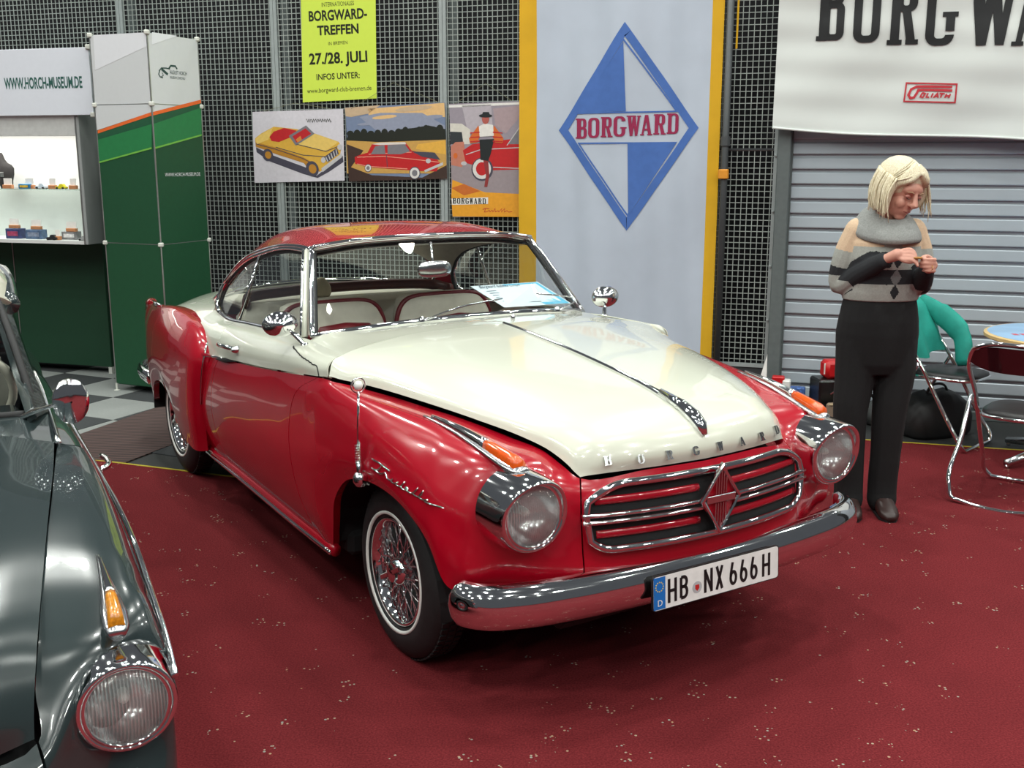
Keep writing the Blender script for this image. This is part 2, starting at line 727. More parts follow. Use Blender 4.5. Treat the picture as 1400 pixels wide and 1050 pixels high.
# ------------------------------------------------------------------ the red and white coupe
CX, CY, CTH = .213, 3.828, math.radians(-57.88)
m_red = mat('red_car_paint', srgb(164, 6, 30), rough=.22, var=.02, coat=1.0, scale=3)
m_cream = mat('ivory_car_paint', srgb(208, 210, 195), rough=.22, var=.01, coat=1.0, scale=3)
m_chrome = mat('chrome', (.82, .83, .84), rough=.06, metal=1.0, var=.02)
m_brush = mat('polished_aluminium', (.62, .63, .64), rough=.2, metal=1.0, var=.04)
m_rubber = mat('black_rubber', (.010, .010, .011), rough=.65, var=.2, bump=.2, bscale=300)
m_dark = mat('dark_underside', (.008, .008, .009), rough=.9)
m_glass = glass_mat('window_glass')
m_glass2 = glass_mat('side_glass', tint=(.86, .89, .88), base=.14)
m_amber = mat('amber_lens', srgb(214, 82, 12), rough=.12, coat=1.0, var=.12, scale=90)
m_white = mat('white_plastic', srgb(225, 226, 222), rough=.4)
m_maroon = mat('maroon_leather', srgb(110, 14, 26), rough=.4)
m_seat = mat('ivory_leather', srgb(214, 208, 192), rough=.45, var=.04)


def lens_material():
    """clear fluted cover glass: you look through it into the reflector"""
    m = bpy.data.materials.new('headlight_lens')
    m.use_nodes = True
    nt = m.node_tree
    for n in list(nt.nodes):
        nt.nodes.remove(n)
    out = nt.nodes.new('ShaderNodeOutputMaterial')
    mx = nt.nodes.new('ShaderNodeMixShader')
    tr = nt.nodes.new('ShaderNodeBsdfTransparent')
    tr.inputs[0].default_value = (.93, .96, .95, 1)
    gl = nt.nodes.new('ShaderNodeBsdfGlossy')
    gl.inputs['Roughness'].default_value = .10
    df = nt.nodes.new('ShaderNodeBsdfDiffuse')
    df.inputs['Color'].default_value = (.80, .84, .82, 1)
    m2 = nt.nodes.new('ShaderNodeMixShader')
    m2.inputs[0].default_value = .45
    tc = nt.nodes.new('ShaderNodeTexCoord')
    wv = nt.nodes.new('ShaderNodeTexWave')
    wv.bands_direction = 'X'
    wv.inputs['Scale'].default_value = 46
    wv.inputs['Distortion'].default_value = .8
    wv.inputs['Detail Scale'].default_value = 2.0
    bp = nt.nodes.new('ShaderNodeBump')
    bp.inputs['Strength'].default_value = .6
    bp.inputs['Distance'].default_value = .004
    rp = nt.nodes.new('ShaderNodeMapRange')
    rp.inputs['To Min'].default_value = .30
    rp.inputs['To Max'].default_value = .55
    nt.links.new(tc.outputs['Object'], wv.inputs['Vector'])
    nt.links.new(wv.outputs['Fac'], bp.inputs['Height'])
    nt.links.new(wv.outputs['Fac'], rp.inputs['Value'])
    nt.links.new(bp.outputs['Normal'], gl.inputs['Normal'])
    nt.links.new(bp.outputs['Normal'], df.inputs['Normal'])
    nt.links.new(gl.outputs[0], m2.inputs[1])
    nt.links.new(df.outputs[0], m2.inputs[2])
    nt.links.new(rp.outputs[0], mx.inputs[0])
    nt.links.new(tr.outputs[0], mx.inputs[1])
    nt.links.new(m2.outputs[0], mx.inputs[2])
    nt.links.new(mx.outputs[0], out.inputs['Surface'])
    return m


m_lens = lens_material()

coupe = thing('coupe_car', 'red coupe with ivory bonnet and chrome diamond grille parked on the carpet', 'car', (CX, CY, 0), CTH)

# side surface, from nose centre round the fender and back along the door; rows bottom -> top
S = [
    [(.69, 0, .40), (.762, 0, .465), (.757, 0, .55), (.742, 0, .64), (.738, 0, .725), (.724, 0, .763)],
    [(.675, .22, .40), (.746, .22, .465), (.741, .22, .55), (.728, .22, .64), (.722, .22, .725), (.708, .22, .764)],
    [(.63, .44, .40), (.697, .44, .465), (.692, .44, .55), (.679, .437, .64), (.668, .432, .715), (.643, .417, .751)],
    [(.585, .56, .40), (.65, .55, .465), (.645, .54, .56), (.625, .522, .66), (.61, .50, .745), (.575, .435, .778)],
    [(.545, .66, .41), (.605, .65, .475), (.610, .64, .58), (.612, .62, .69), (.585, .60, .80), (.50, .462, .812)],
    [(.515, .745, .42), (.565, .745, .485), (.56, .735, .58), (.54, .72, .70), (.49, .66, .825), (.39, .50, .83)],
    [(.49, .795, .45), (.475, .80, .55), (.45, .795, .63), (.42, .775, .73), (.345, .695, .845), (.27, .542, .85)],
    [(.405, .805, .555), (.375, .81, .615), (.345, .805, .68), (.31, .78, .77), (.25, .70, .858), (.17, .575, .862)],
    [(.28, .81, .615), (.255, .818, .66), (.225, .812, .715), (.185, .785, .80), (.12, .715, .868), (.045, .61, .87)],
    [(.10, .813, .642), (.07, .823, .685), (.045, .818, .735), (.01, .80, .815), (-.04, .742, .878), (-.11, .642, .876)],
    [(-.07, .813, .625), (-.09, .826, .675), (-.105, .822, .73), (-.13, .805, .82), (-.16, .765, .882), (-.22, .682, .884)],
    [(-.20, .812, .575), (-.22, .83, .65), (-.23, .826, .72), (-.25, .81, .82), (-.275, .78, .885), (-.30, .735, .898)],
    [(-.30, .805, .48), (-.31, .828, .58), (-.32, .83, .67), (-.335, .815, .80), (-.345, .79, .882), (-.35, .765, .904)],
    [(-.365, .785, .36), (-.375, .822, .50), (-.39, .832, .62), (-.41, .82, .77), (-.405, .798, .872), (-.385, .777, .908)],
    [(-.41, .772, .265), (-.44, .818, .42), (-.47, .832, .58), (-.49, .822, .735), (-.465, .805, .85), (-.415, .783, .907)],
    [(-.555, .772, .268), (-.61, .816, .42), (-.655, .83, .57), (-.665, .822, .72), (-.615, .806, .83), (-.455, .787, .903)],
    [(-.80, .772, .275), (-.82, .814, .42), (-.84, .828, .56), (-.84, .82, .70), (-.82, .805, .80), (-.78, .790, .868)],
    [(-1.20, .772, .285), (-1.20, .812, .42), (-1.20, .826, .55), (-1.20, .818, .68), (-1.20, .805, .765), (-1.20, .788, .826)],
    [(-1.605, .772, .295), (-1.64, .81, .42), (-1.665, .824, .54), (-1.67, .816, .65), (-1.66, .802, .73), (-1.645, .785, .785)],
    [(-1.86, .772, .30), (-1.88, .80, .42), (-1.90, .81, .53), (-1.91, .80, .63), (-1.93, .79, .70), (-1.96, .775, .748)],
    [(-2.0, .76, .30), (-2.0, .78, .42), (-2.0, .79, .53), (-2.0, .78, .63), (-2.05, .77, .70), (-2.08, .76, .74)],
]
NU, NV = 6, 5
SG = skin(S, NU, NV)
NOSE, DF, DR = 2, 15, 18

# rear fender
R = [
    [(-1.865, .795, .30), (-1.845, .803, .50), (-1.805, .80, .67), (-1.78, .788, .765), (-1.82, .758, .825), (-1.90, .68, .84)],
    [(-1.905, .828, .295), (-1.885, .842, .50), (-1.855, .842, .68), (-1.85, .822, .79), (-1.90, .772, .858), (-1.97, .68, .868)],
    [(-2.02, .838, .30), (-2.01, .862, .51), (-1.99, .862, .68), (-1.99, .838, .808), (-2.03, .777, .885), (-2.08, .69, .89)],
    [(-2.18, .838, .345), (-2.17, .866, .53), (-2.16, .862, .68), (-2.16, .836, .82), (-2.18, .773, .902), (-2.22, .69, .902)],
    [(-2.30, .836, .425), (-2.30, .862, .56), (-2.30, .858, .68), (-2.30, .832, .828), (-2.31, .768, .912), (-2.34, .69, .91)],
    [(-2.46, .830, .505), (-2.46, .852, .60), (-2.46, .848, .69), (-2.46, .824, .828), (-2.46, .765, .915), (-2.48, .69, .91)],
    [(-2.62, .822, .515), (-2.62, .840, .605), (-2.62, .836, .69), (-2.62, .812, .82), (-2.62, .758, .904), (-2.64, .685, .90)],
    [(-2.78, .806, .465), (-2.78, .822, .58), (-2.78, .818, .68), (-2.78, .795, .805), (-2.78, .745, .885), (-2.8, .68, .88)],
    [(-2.89, .785, .36), (-2.91, .800, .53), (-2.92, .798, .66), (-2.92, .778, .79), (-2.92, .728, .866), (-2.95, .67, .86)],
    [(-3.10, .71, .33), (-3.14, .74, .50), (-3.17, .74, .65), (-3.18, .72, .78), (-3.18, .685, .846), (-3.2, .64, .84)],
    [(-3.32, .60, .33), (-3.36, .65, .48), (-3.40, .66, .63), (-3.42, .66, .77), (-3.43, .635, .825), (-3.44, .60, .82)],
    [(-3.40, .50, .33), (-3.47, .54, .47), (-3.49, .56, .62), (-3.50, .585, .75), (-3.50, .59, .80), (-3.50, .57, .80)],
    [(-3.45, 0, .33), (-3.53, 0, .46), (-3.53, 0, .60), (-3.52, .0, .66), (-3.51, .0, .68), (-3.50, 0, .70)],
]
RG = skin(R, NU, NV)

# bonnet: rows front -> rear, columns centre -> edge
HD = [
    [(.722, 0, .765), (.712, .15, .765), (.688, .29, .763), (.665, .37, .759), (.653, .398, .756), (.642, .418, .752)],
    [(.730, 0, .80), (.720, .15, .80), (.694, .29, .797), (.658, .38, .787), (.639, .410, .779), (.625, .428, .766)],
    [(.703, 0, .848), (.694, .15, .848), (.667, .30, .843), (.633, .39, .825), (.616, .421, .807), (.603, .436, .783)],
    [(.632, 0, .890), (.622, .16, .889), (.595, .32, .881), (.565, .41, .857), (.552, .440, .838), (.543, .455, .812)],
    [(.489, 0, .926), (.48, .18, .924), (.465, .35, .911), (.45, .452, .883), (.445, .482, .866), (.441, .496, .842)],
    [(.336, 0, .952), (.33, .20, .950), (.31, .39, .935), (.29, .512, .904), (.283, .542, .888), (.277, .555, .867)],
    [(.085, 0, .984), (.08, .22, .982), (.07, .43, .966), (.06, .575, .930), (.057, .607, .911), (.054, .621, .888)],
    [(-.195, 0, 1.011), (-.195, .24, 1.008), (-.20, .47, .991), (-.21, .64, .950), (-.216, .675, .928), (-.22, .688, .900)],
    [(-.40, 0, 1.027), (-.41, .24, 1.024), (-.40, .48, 1.008), (-.37, .692, .969), (-.354, .742, .944), (-.345, .758, .913)],
    [(-.475, 0, 1.031), (-.495, .24, 1.026), (-.485, .48, 1.012), (-.43, .703, .980), (-.398, .755, .966), (-.380, .777, .918)],
]
HG = skin(HD, NU, NV)

# scuttle between bonnet and windscreen: columns centre -> edge
CW = [
    [(-.479, 0, 1.030), (-.499, .24, 1.025), (-.489, .48, 1.011), (-.429, .70, .974), (-.382, .770, .912)],
    [(-.60, 0, 1.029), (-.61, .23, 1.025), (-.63, .47, 1.010), (-.60, .686, .968), (-.52, .772, .900)],
    [(-.735, 0, 1.022), (-.74, .22, 1.019), (-.775, .45, 1.004), (-.835, .656, .976), (-.86, .76, .860)],
]
# upper door / quarter, ivory: rows front -> rear, columns two-tone line -> window sill
UP = [
    [(-.384, .778, .915), (-.388, .777, .943), (-.402, .757, .966), (-.434, .703, .981)],
    [(-.46, .790, .907), (-.50, .79, .935), (-.56, .765, .965), (-.64, .69, .982)],
    [(-.78, .793, .872), (-.80, .79, .912), (-.82, .758, .955), (-.855, .672, .978)],
    [(-1.00, .792, .848), (-1.0, .788, .896), (-1.0, .754, .945), (-1.02, .670, .972)],
    [(-1.20, .791, .830), (-1.20, .786, .882), (-1.20, .752, .935), (-1.20, .671, .964)],
    [(-1.645, .788, .789), (-1.645, .78, .85), (-1.645, .748, .914), (-1.645, .678, .944)],
    [(-1.85, .782, .764), (-1.85, .774, .835), (-1.85, .742, .90), (-1.85, .682, .936)],
    [(-2.05, .772, .74), (-2.05, .766, .82), (-2.05, .735, .90), (-2.02, .675, .952)],
]
UG = skin(UP, NU, NV)
# rear deck: rows rear-window base -> tail, columns centre -> side
DK = [
    [(-2.55, 0, .992), (-2.51, .25, .988), (-2.40, .47, .978), (-2.22, .61, .966), (-2.05, .67, .952), (-2.0, .73, .90)],
    [(-2.75, 0, .975), (-2.72, .25, .972), (-2.64, .47, .955), (-2.50, .61, .935), (-2.38, .68, .91), (-2.30, .74, .86)],
    [(-3.05, 0, .925), (-3.03, .25, .92), (-2.98, .47, .90), (-2.9, .60, .875), (-2.85, .67, .86), (-2.8, .73, .83)],
    [(-3.30, 0, .845), (-3.29, .25, .84), (-3.27, .47, .815), (-3.24, .57, .79), (-3.2, .61, .79), (-3.15, .65, .79)],
    [(-3.48, 0, .72), (-3.48, .25, .715), (-3.47, .47, .69), (-3.46, .54, .69), (-3.45, .56, .70), (-3.44, .58, .75)],
]
DG = skin(DK, NU, NV)
# roof: rows windscreen header -> rear window, columns centre -> drip rail
RF = [
    [(-1.06, 0, 1.338), (-1.065, .20, 1.335), (-1.075, .38, 1.326), (-1.10, .535, 1.305)],
    [(-1.16, 0, 1.360), (-1.17, .20, 1.356), (-1.18, .39, 1.343), (-1.20, .543, 1.308)],
    [(-1.34, 0, 1.380), (-1.35, .21, 1.375), (-1.36, .41, 1.356), (-1.37, .553, 1.300)],
    [(-1.60, 0, 1.378), (-1.60, .22, 1.372), (-1.60, .43, 1.345), (-1.60, .563, 1.266)],
    [(-1.85, 0, 1.348), (-1.85, .22, 1.340), (-1.83, .44, 1.305), (-1.79, .580, 1.216)],
    [(-2.03, 0, 1.308), (-2.02, .22, 1.30), (-1.98, .45, 1.25), (-1.905, .602, 1.155)],
    [(-2.12, 0, 1.284), (-2.11, .22, 1.274), (-2.07, .46, 1.20), (-1.985, .628, 1.085)],
]
RFG = skin(RF, NU, NV)
# windscreen: rows base -> top, columns centre -> side
WS = [
    [(-.735, 0, 1.024), (-.74, .22, 1.021), (-.775, .45, 1.006), (-.84, .652, .983)],
    [(-.84, 0, 1.13), (-.845, .21, 1.128), (-.875, .42, 1.115), (-.93, .613, 1.09)],
    [(-.95, 0, 1.235), (-.955, .20, 1.233), (-.98, .40, 1.222), (-1.02, .574, 1.20)],
    [(-1.06, 0, 1.334), (-1.065, .20, 1.331), (-1.075, .38, 1.322), (-1.105, .535, 1.300)],
]
WSG = skin(WS, 5, 6)
# rear window
RWD = [
    [(-2.12, 0, 1.280), (-2.11, .22, 1.27), (-2.07, .46, 1.197), (-2.02, .56, 1.14)],
    [(-2.30, 0, 1.165), (-2.28, .23, 1.158), (-2.20, .48, 1.10), (-2.11, .585, 1.05)],
    [(-2.55, 0, .995), (-2.51, .25, .991), (-2.40, .47, .981), (-2.22, .61, .969)],
]
RWG = skin(RWD, 5, 6)
# side window ring: (bottom) and (top) lines
SWB = curve([(-.905, .668, .978), (-1.174, .672, .966), (-1.527, .678, .949), (-1.805, .683, .937), (-1.94, .678, .950)], 6)
SWT = curve([(-1.118, .542, 1.296), (-1.35, .555, 1.292), (-1.59, .566, 1.255), (-1.79, .583, 1.205), (-1.93, .607, 1.135), (-2.012, .635, 1.058), (-2.022, .660, .99), (-1.94, .678, .950)], 6)


def both(fn):
    for sd in (1, -1):
        fn(sd)


def sg(G, sd):
    return G if sd > 0 else mirror(G)


def full(G):
    """both halves joined; column 0 is the centre line"""
    G = np.asarray(G)
    return np.concatenate([mirror(G[:, :0:-1]), G], axis=1)


def surf_y(x, z):
    """outer y of the side surface near (x, z)"""
    d = (SG[..., 0] - x) ** 2 + (SG[..., 2] - z) ** 2 + (SG[..., 1] < .3) * 9
    i = np.unravel_index(d.argmin(), d.shape)
    return SG[i][1]


def coupe_body():
    nose = SG[:NOSE * NU + 1]
    nose = np.concatenate([mirror(nose[:0:-1]), nose], axis=0)
    panel('nose_panel', nose, m_red, coupe)
    for sd in (1, -1):
        panel('front_fender', sg(SG[NOSE * NU:DF * NU + 1], sd), m_red, coupe, gap=.003, skirt=.03)
        d = panel('door', sg(SG[DF * NU:DR * NU + 1], sd), m_red, coupe, gap=.003)
        panel('upper_skin', sg(UG[:5 * NU + 1], sd), m_cream, d, gap=.0012, skirt=.004)['label'] = 'ivory upper half of the door'
        panel('quarter_panel', sg(SG[DR * NU:], sd), m_red, coupe)
        panel('upper_quarter', sg(UG[5 * NU:], sd), m_cream, coupe, gap=.0012, skirt=.004)
        panel('rear_fender', sg(RG[:11 * NU + 1], sd), m_red, coupe, gap=0, skirt=.03)
        # chrome piping down the leading edge of the rear fender
        MB().tube(sg(RG[2, 6:NV * 5 + 1:2] + np.array([.006, .004, 0]), sd), .0045, 6).build('fender_piping', m_chrome, coupe, smooth=True)
    tail = RG[11 * NU:]
    tail = np.concatenate([tail, mirror(tail[-2::-1])], axis=0)
    panel('tail_panel', tail, m_red, coupe, gap=0)
    panel('bonnet', full(HG), m_cream, coupe, gap=.002, skirt=.016)
    panel('scuttle', full(skin(CW, NU, NV)), m_cream, coupe, gap=.001, skirt=.006)
    panel('boot_lid', full(DG), m_cream, coupe)
    rf = full(RFG)
    panel('roof', rf, m_red, coupe, gap=0, skirt=.008)
    # rear roof pillars beside the rear window
    P = [[(-2.07, .46, 1.20), (-2.03, .55, 1.15), (-1.985, .628, 1.085)],
         [(-2.13, .55, 1.10), (-2.08, .60, 1.05), (-2.025, .655, 1.02)],
         [(-2.23, .61, .972), (-2.14, .64, .965), (-2.02, .672, .952)]]
    for sd in (1, -1):
        panel('rear_pillar', sg(skin(P, 5, 5), sd), m_red, coupe, gap=0, skirt=.01)
    # core: floor pan, engine bay, wheel-house liners
    b = MB()
    b.box((-1.25, 0, .27), (1.7, 1.42, .10), .02)
    b.box((.08, 0, .46), (1.05, .94, .42), .03)
    b.box((-2.75, 0, .52), (1.3, .80, .26), .03)
    b.box((-.47, 0, .60), (.06, 1.50, .56), .01)
    b.box((-2.10, 0, .60), (.06, 1.48, .50), .01)
    b.build('underbody', m_dark, coupe)
    for sd in (1, -1):
        for (x, r, y1) in ((0.0, .42, .80), (-2.60, .36, .80)):
            pts = []
            for i in range(17):
                a = math.radians(-4 + 188 * i / 16)
                pts.append((x + r * math.cos(a) * 1.0, r * math.sin(a) * .78 + .31))
            G = np.array([[(p[0], sd * y, p[1]) for y in (.46, y1 - .03)] for p in pts])
            MB().grid(G).build('wheel_house', m_dark, coupe)
    # sill with chrome strip
    for sd in (1, -1):
        pr = curve([(-.40, sd * .765, .262), (-.8, sd * .768, .268), (-1.2, sd * .768, .278), (-1.9, sd * .768, .292)], 8)
        s = MB().tube(pr, .026, 10, flat=.8).build('sill', m_red, coupe, smooth=True)
        pr = pr + np.array([0, sd * .020, -.006])
        MB().tube(pr, .009, 8).build('sill_strip', m_chrome, s, smooth=True)
    # front shut line of the ivory upper door
    UF = skin(UP, 40, 40)
    for sd in (1, -1):
        q = []
        for (x, y_, z) in curve([(-.79, .70, .962), (-.70, .742, .957), (-.60, .770, .950), (-.51, .784, .944), (-.455, .791, .935), (-.440, .792, .908)], 8):
            d = ((UF[..., 0] - x) ** 2 + (UF[..., 2] - z) ** 2)
            i = np.unravel_index(d.argmin(), d.shape)
            q.append((UF[i][0], sd * (UF[i][1] + .0008), UF[i][2] + .0005))
        MB().tube(q, .0024, 5).build('door_shut_line', m_dark, coupe, smooth=True)
    # two-tone moulding: black and chrome dart at the rear of the door
    for sd in (1, -1):
        MB().tube([(-1.90, sd * .812, .772), (-1.66, sd * .80, .789), (-1.45, sd * .795, .806)], [.008, .008, .002], 8, flat=.5).build('waist_dart', m_chrome, coupe, smooth=True)
        MB().tube([(-1.62, sd * .806, .787), (-1.50, sd * .80, .800), (-1.36, sd * .796, .814)], [.002, .012, .001], 8, flat=.4).build('waist_black_dart', m_dark, coupe, smooth=True)


def coupe_glass():
    o = panel('windscreen', full(WSG), m_glass, coupe, gap=0, skirt=0)
    ring = [WSG[0, j] for j in range(WSG.shape[1])] + [WSG[i, -1] for i in range(1, WSG.shape[0])] + [WSG[-1, j] for j in range(WSG.shape[1] - 2, -1, -1)]
    ring = np.array(ring)
    loop = np.concatenate([ring, mirror(ring[-2:0:-1])])
    f = MB().tube(loop + np.array([.004, 0, .004]), .013, 8, closed=True).build('windscreen_frame', m_chrome, coupe, smooth=True)
    MB().tube(loop * np.array([1, .975, 1]) + np.array([-.002, 0, -.004]), .011, 6, closed=True).build('rubber_seal', m_rubber, f, smooth=True)
    for sd in (1, -1):
        # ivory windscreen pillar behind the chrome
        pil = np.array([(-.875, .668, .978), (-.965, .625, 1.09), (-1.055, .582, 1.205), (-1.125, .546, 1.295)]) * np.array([1, sd, 1])
        MB().tube(pil, .013, 8).build('windscreen_pillar', m_cream, coupe, smooth=True)
        pil2 = pil + np.array([-.030, sd * .002, 0])
        MB().tube(pil2, .009, 8).build('door_frame_front', m_chrome, coupe, smooth=True)
        # side glass between sill line and top line
        n = 24
        ib = np.linspace(0, len(SWB) - 1, n)
        it = np.linspace(0, len(SWT) - 1, n)
        B = np.array([[np.interp(k, range(len(SWB)), SWB[:, c]) for c in range(3)] for k in ib])
        T = np.array([[np.interp(k, range(len(SWT)), SWT[:, c]) for c in range(3)] for k in it])
        G = np.array([[B[i] * (1 - t) + T[i] * t for t in np.linspace(0, 1, 7)] for i in range(n)])
        G[..., 1] -= .008
        g = MB().grid(sg(G, sd)).build('side_window', m_glass2, coupe, smooth=True)
        fr = MB()
        fr.tube(sg(SWT, sd), .011, 8)
        fr.tube(sg(SWB, sd), .010, 8)
        fr.build('side_window_frame', m_chrome, coupe, smooth=True)
        sl = MB()
        sl.tube(sg(SWT * np.array([1, .985, 1]) + np.array([.004, 0, -.014]), sd), .010, 6)
        sl.build('window_seal', m_rubber, coupe, smooth=True)
        MB().tube([(-1.652, sd * .677, .951), (-1.648, sd * .566, 1.245)], .0075, 8).build('window_divider', m_chrome, coupe, smooth=True)
        # drip rail
        dr = RFG[:, -1]
        MB().tube(sg(dr + np.array([0, .006, .0]), sd), .008, 8).build('drip_rail', m_chrome, coupe, smooth=True)
    hd = full(RFG)[0]
    MB().tube(hd + np.array([.01, 0, .006]), .010, 8).build('header_strip', m_chrome, coupe, smooth=True)
    MB().grid(full(RWG)).build('rear_window', m_glass, coupe, smooth=True)
    rr = np.concatenate([RWG[0, :], RWG[1:, -1], RWG[-1, -2::-1]])
    rr = np.concatenate([rr, mirror(rr[-2:0:-1])])
    MB().tube(rr + np.array([-.006, 0, .006]), .012, 8, closed=True).build('rear_window_frame', m_chrome, coupe, smooth=True)


def coupe_interior():
    hl = mat('headlining', srgb(176, 170, 158), rough=.8)
    G = full(RFG) * np.array([1, .96, 1]) + np.array([0, 0, -.035])
    MB().grid(G).build('headlining', hl, coupe, smooth=True)
    # dashboard
    sec = []
    for y in np.linspace(-.62, .62, 15):
        ring = []
        for (dx, dz) in [(.02, -.02), (-.03, .0), (-.12, .0), (-.17, -.03), (-.18, -.10), (-.14, -.22), (.02, -.24)]:
            ring.append((-.80 - .12 * (y / .62) ** 2 * .6 + dx, y, .985 + dz - .02 * (y / .62) ** 2))
        sec.append(ring)
    MB().loft(sec).build('dashboard', m_maroon, coupe, smooth=True, angle=50)
    # seats
    def cushion(y, x0, z0, w, h, d, lean, name, m, par):
        secs = []
        for t in np.linspace(0, 1, 9):
            ww = w * (1 - .10 * t ** 4) * (1 if t < .99 else .93)
            dd = d * (1 - .3 * t)
            x = x0 - lean * t
            z = z0 + h * t
            ring = []
            for k in range(24):
                a = 2 * PI * k / 24
                ca, sa = math.cos(a), math.sin(a)
                e = lambda q: math.copysign(abs(q) ** .45, q)
                ring.append((x + e(ca) * dd / 2, y + e(sa) * ww / 2, z))
            secs.append(ring)
        # round the top
        top = []
        for s_, dz in ((.86, .014), (.6, .022)):
            c = np.mean(secs[-1], axis=0)
            top.append([tuple(c + (np.array(p) - c) * s_ + np.array([0, 0, dz])) for p in secs[-1]])
        return MB().loft(secs + top).build(name, m, par, smooth=True)
    for y in (-.33, .24):
        bk = cushion(y, -1.28, .42, .53, .60, .15, .16, 'front_seat_back', m_seat, coupe)
        ring = []
        pts = []
        for a in np.linspace(0, PI, 25):
            pts.append((-1.385 - .02 * math.sin(a), y + .262 * math.copysign(abs(math.cos(a)) ** .35, math.cos(a)), .60 + .435 * abs(math.sin(a)) ** .35))
        MB().tube(pts, .012, 8).build('seat_piping', m_maroon, bk, smooth=True)
        pad = MB()
        pad.tube([(-1.27, y - .13, .88), (-1.26, y - .11, .895), (-1.25, y, .90), (-1.26, y + .11, .895), (-1.27, y + .13, .88)], [.02, .055, .062, .055, .02], 12, flat=.7, up=(0, 0, 1))
        pad.build('lumbar_pad', m_maroon, bk, smooth=True)
        c = MB()
        c.box((-1.10, y, .42), (.52, .55, .14), .05)
        c.build('front_seat_cushion', m_maroon, coupe, smooth=True, angle=50)
    MB().box((-1.95, 0, .70), (.16, 1.18, .56), .06, M=Matrix.Rotation(0, 4, 'Y')).build('rear_seat', m_seat, coupe, smooth=True, angle=50)
    br = mat('brown_shelf_trim', srgb(84, 34, 22), rough=.4)
    pts = [(-1.90, -.56, .985), (-2.0, -.52, 1.0), (-2.06, -.3, 1.012), (-2.08, 0, 1.015), (-2.06, .3, 1.012), (-2.0, .52, 1.0), (-1.9, .56, .985)]
    MB().tube(curve(pts, 5), .028, 8, flat=.7).build('parcel_shelf_roll', br, coupe, smooth=True)
    MB().box((-2.22, 0, .955), (.42, 1.10, .03), .01).build('parcel_shelf', m_seat, coupe)
    # steering wheel (left-hand drive)
    M = Matrix.Translation((-1.04, .36, .84)) @ Matrix.Rotation(math.radians(-62), 4, 'Y')
    w = MB()
    w.tube([(.19 * math.cos(a), .19 * math.sin(a), 0) for a in np.linspace(0, 2 * PI, 33)[:-1]], .011, 8, closed=True, M=M)
    w.tube([(-.19, 0, 0), (0, 0, -.03), (.19, 0, 0)], .008, 6, M=M)
    w.tube([(0, 0, -.02), (0, 0, -.25)], .02, 8, M=M)
    w.build('steering_wheel', m_seat, coupe, smooth=True)
    # inside mirror hanging from the header
    s = []
    C = np.array([-.95, -.045, 1.207])
    o = MB()
    for (r, dx) in ((.3, -.012), (.85, -.010), (1.0, 0), (.92, .008), (.4, .012)):
        s.append([tuple(C + np.array([dx - .0, 0.082 * r * math.copysign(abs(math.cos(a)) ** .6, math.cos(a)), 0.036 * r * math.copysign(abs(math.sin(a)) ** .7, math.sin(a))])) for a in np.linspace(0, 2 * PI, 25)[:-1]])
    o.loft(s)
    o.tube([C + np.array([-.01, 0, .01]), C + np.array([-.02, 0, .05]), C + np.array([-.05, .01, .11])], .006, 6)
    o.build('inside_mirror', m_brush, coupe, smooth=True)


def wheel(x, y, sd, par):
    """sd: +1 outside towards +y"""
    M = Matrix.Translation((x, y, .303)) @ Matrix.Rotation(-sd * PI / 2, 4, 'X')
    root_t = MB()
    w = .145
    prof = [(.180, .040), (.190, .062), (.215, .074), (.245, .072), (.275, .060), (.296, .045), (.303, .02), (.303, -.02), (.296, -.045), (.275, -.062), (.24, -.072), (.19, -.06), (.18, -.04)]
    root_t.lathe(prof, 56, M=M)
    t = root_t.build('tyre', m_rubber, par, smooth=True)
    # tread blocks
    tb = MB()
    for k in range(72):
        a = 2 * PI * k / 72
        for h in (-.03, .0, .03):
            q = Matrix.Rotation(a + h * 1.5, 4, 'Z') @ Matrix.Translation((.303, 0, h))
            tb.box((0, 0, 0), (.006, .017, .022), M=M @ q)
    o = tb.build('tread', m_rubber, t)
    o['kind'] = 'stuff'
    MB().lathe([(.199, .0690), (.2005, .0740), (.2100, .0752), (.2115, .070)], 56, M=M).build('whitewall', m_white, t, smooth=True)
    rim = MB().lathe([(.186, .060), (.184, .066), (.176, .064), (.172, .052), (.166, .046), (.160, .02), (.150, -.02), (.15, -.05)], 48, M=M).build('rim', m_chrome, par, smooth=True)
    MB().lathe([(.152, -.03), (0.001, -.03)], 32, M=M).build('brake_drum', m_dark, rim, smooth=True)
    sp = MB()
    for k in range(48):
        a = 2 * PI * k / 48
        lay = k % 2
        da = .34 if (k // 2) % 2 else -.34
        p0 = Vector((.042 * math.cos(a + da * 1.4), .042 * math.sin(a + da * 1.4), .052 if lay else .015))
        p1 = Vector((.168 * math.cos(a), .168 * math.sin(a), .048 if lay else .028))
        sp.tube([p0, p1], .0024, 5, M=M)
    s = sp.build('spokes', m_chrome, rim, smooth=True)
    s['kind'] = 'stuff'
    hub = MB()
    hub.lathe([(.052, .0), (.052, .045), (.045, .062), (.034, .070), (.033, .080), (.024, .086), (.001, .088)], 24, M=M)
    hub.build('hub', m_chrome, rim, smooth=True, angle=40)
    hb = MB()
    for a in (0, PI):
        hb.box((.045, 0, .082), (.075, .018, .008), .003, M=M @ Matrix.Rotation(a + .5, 4, 'Z'))
    hb.build('knock_off_spinner', m_chrome, rim)


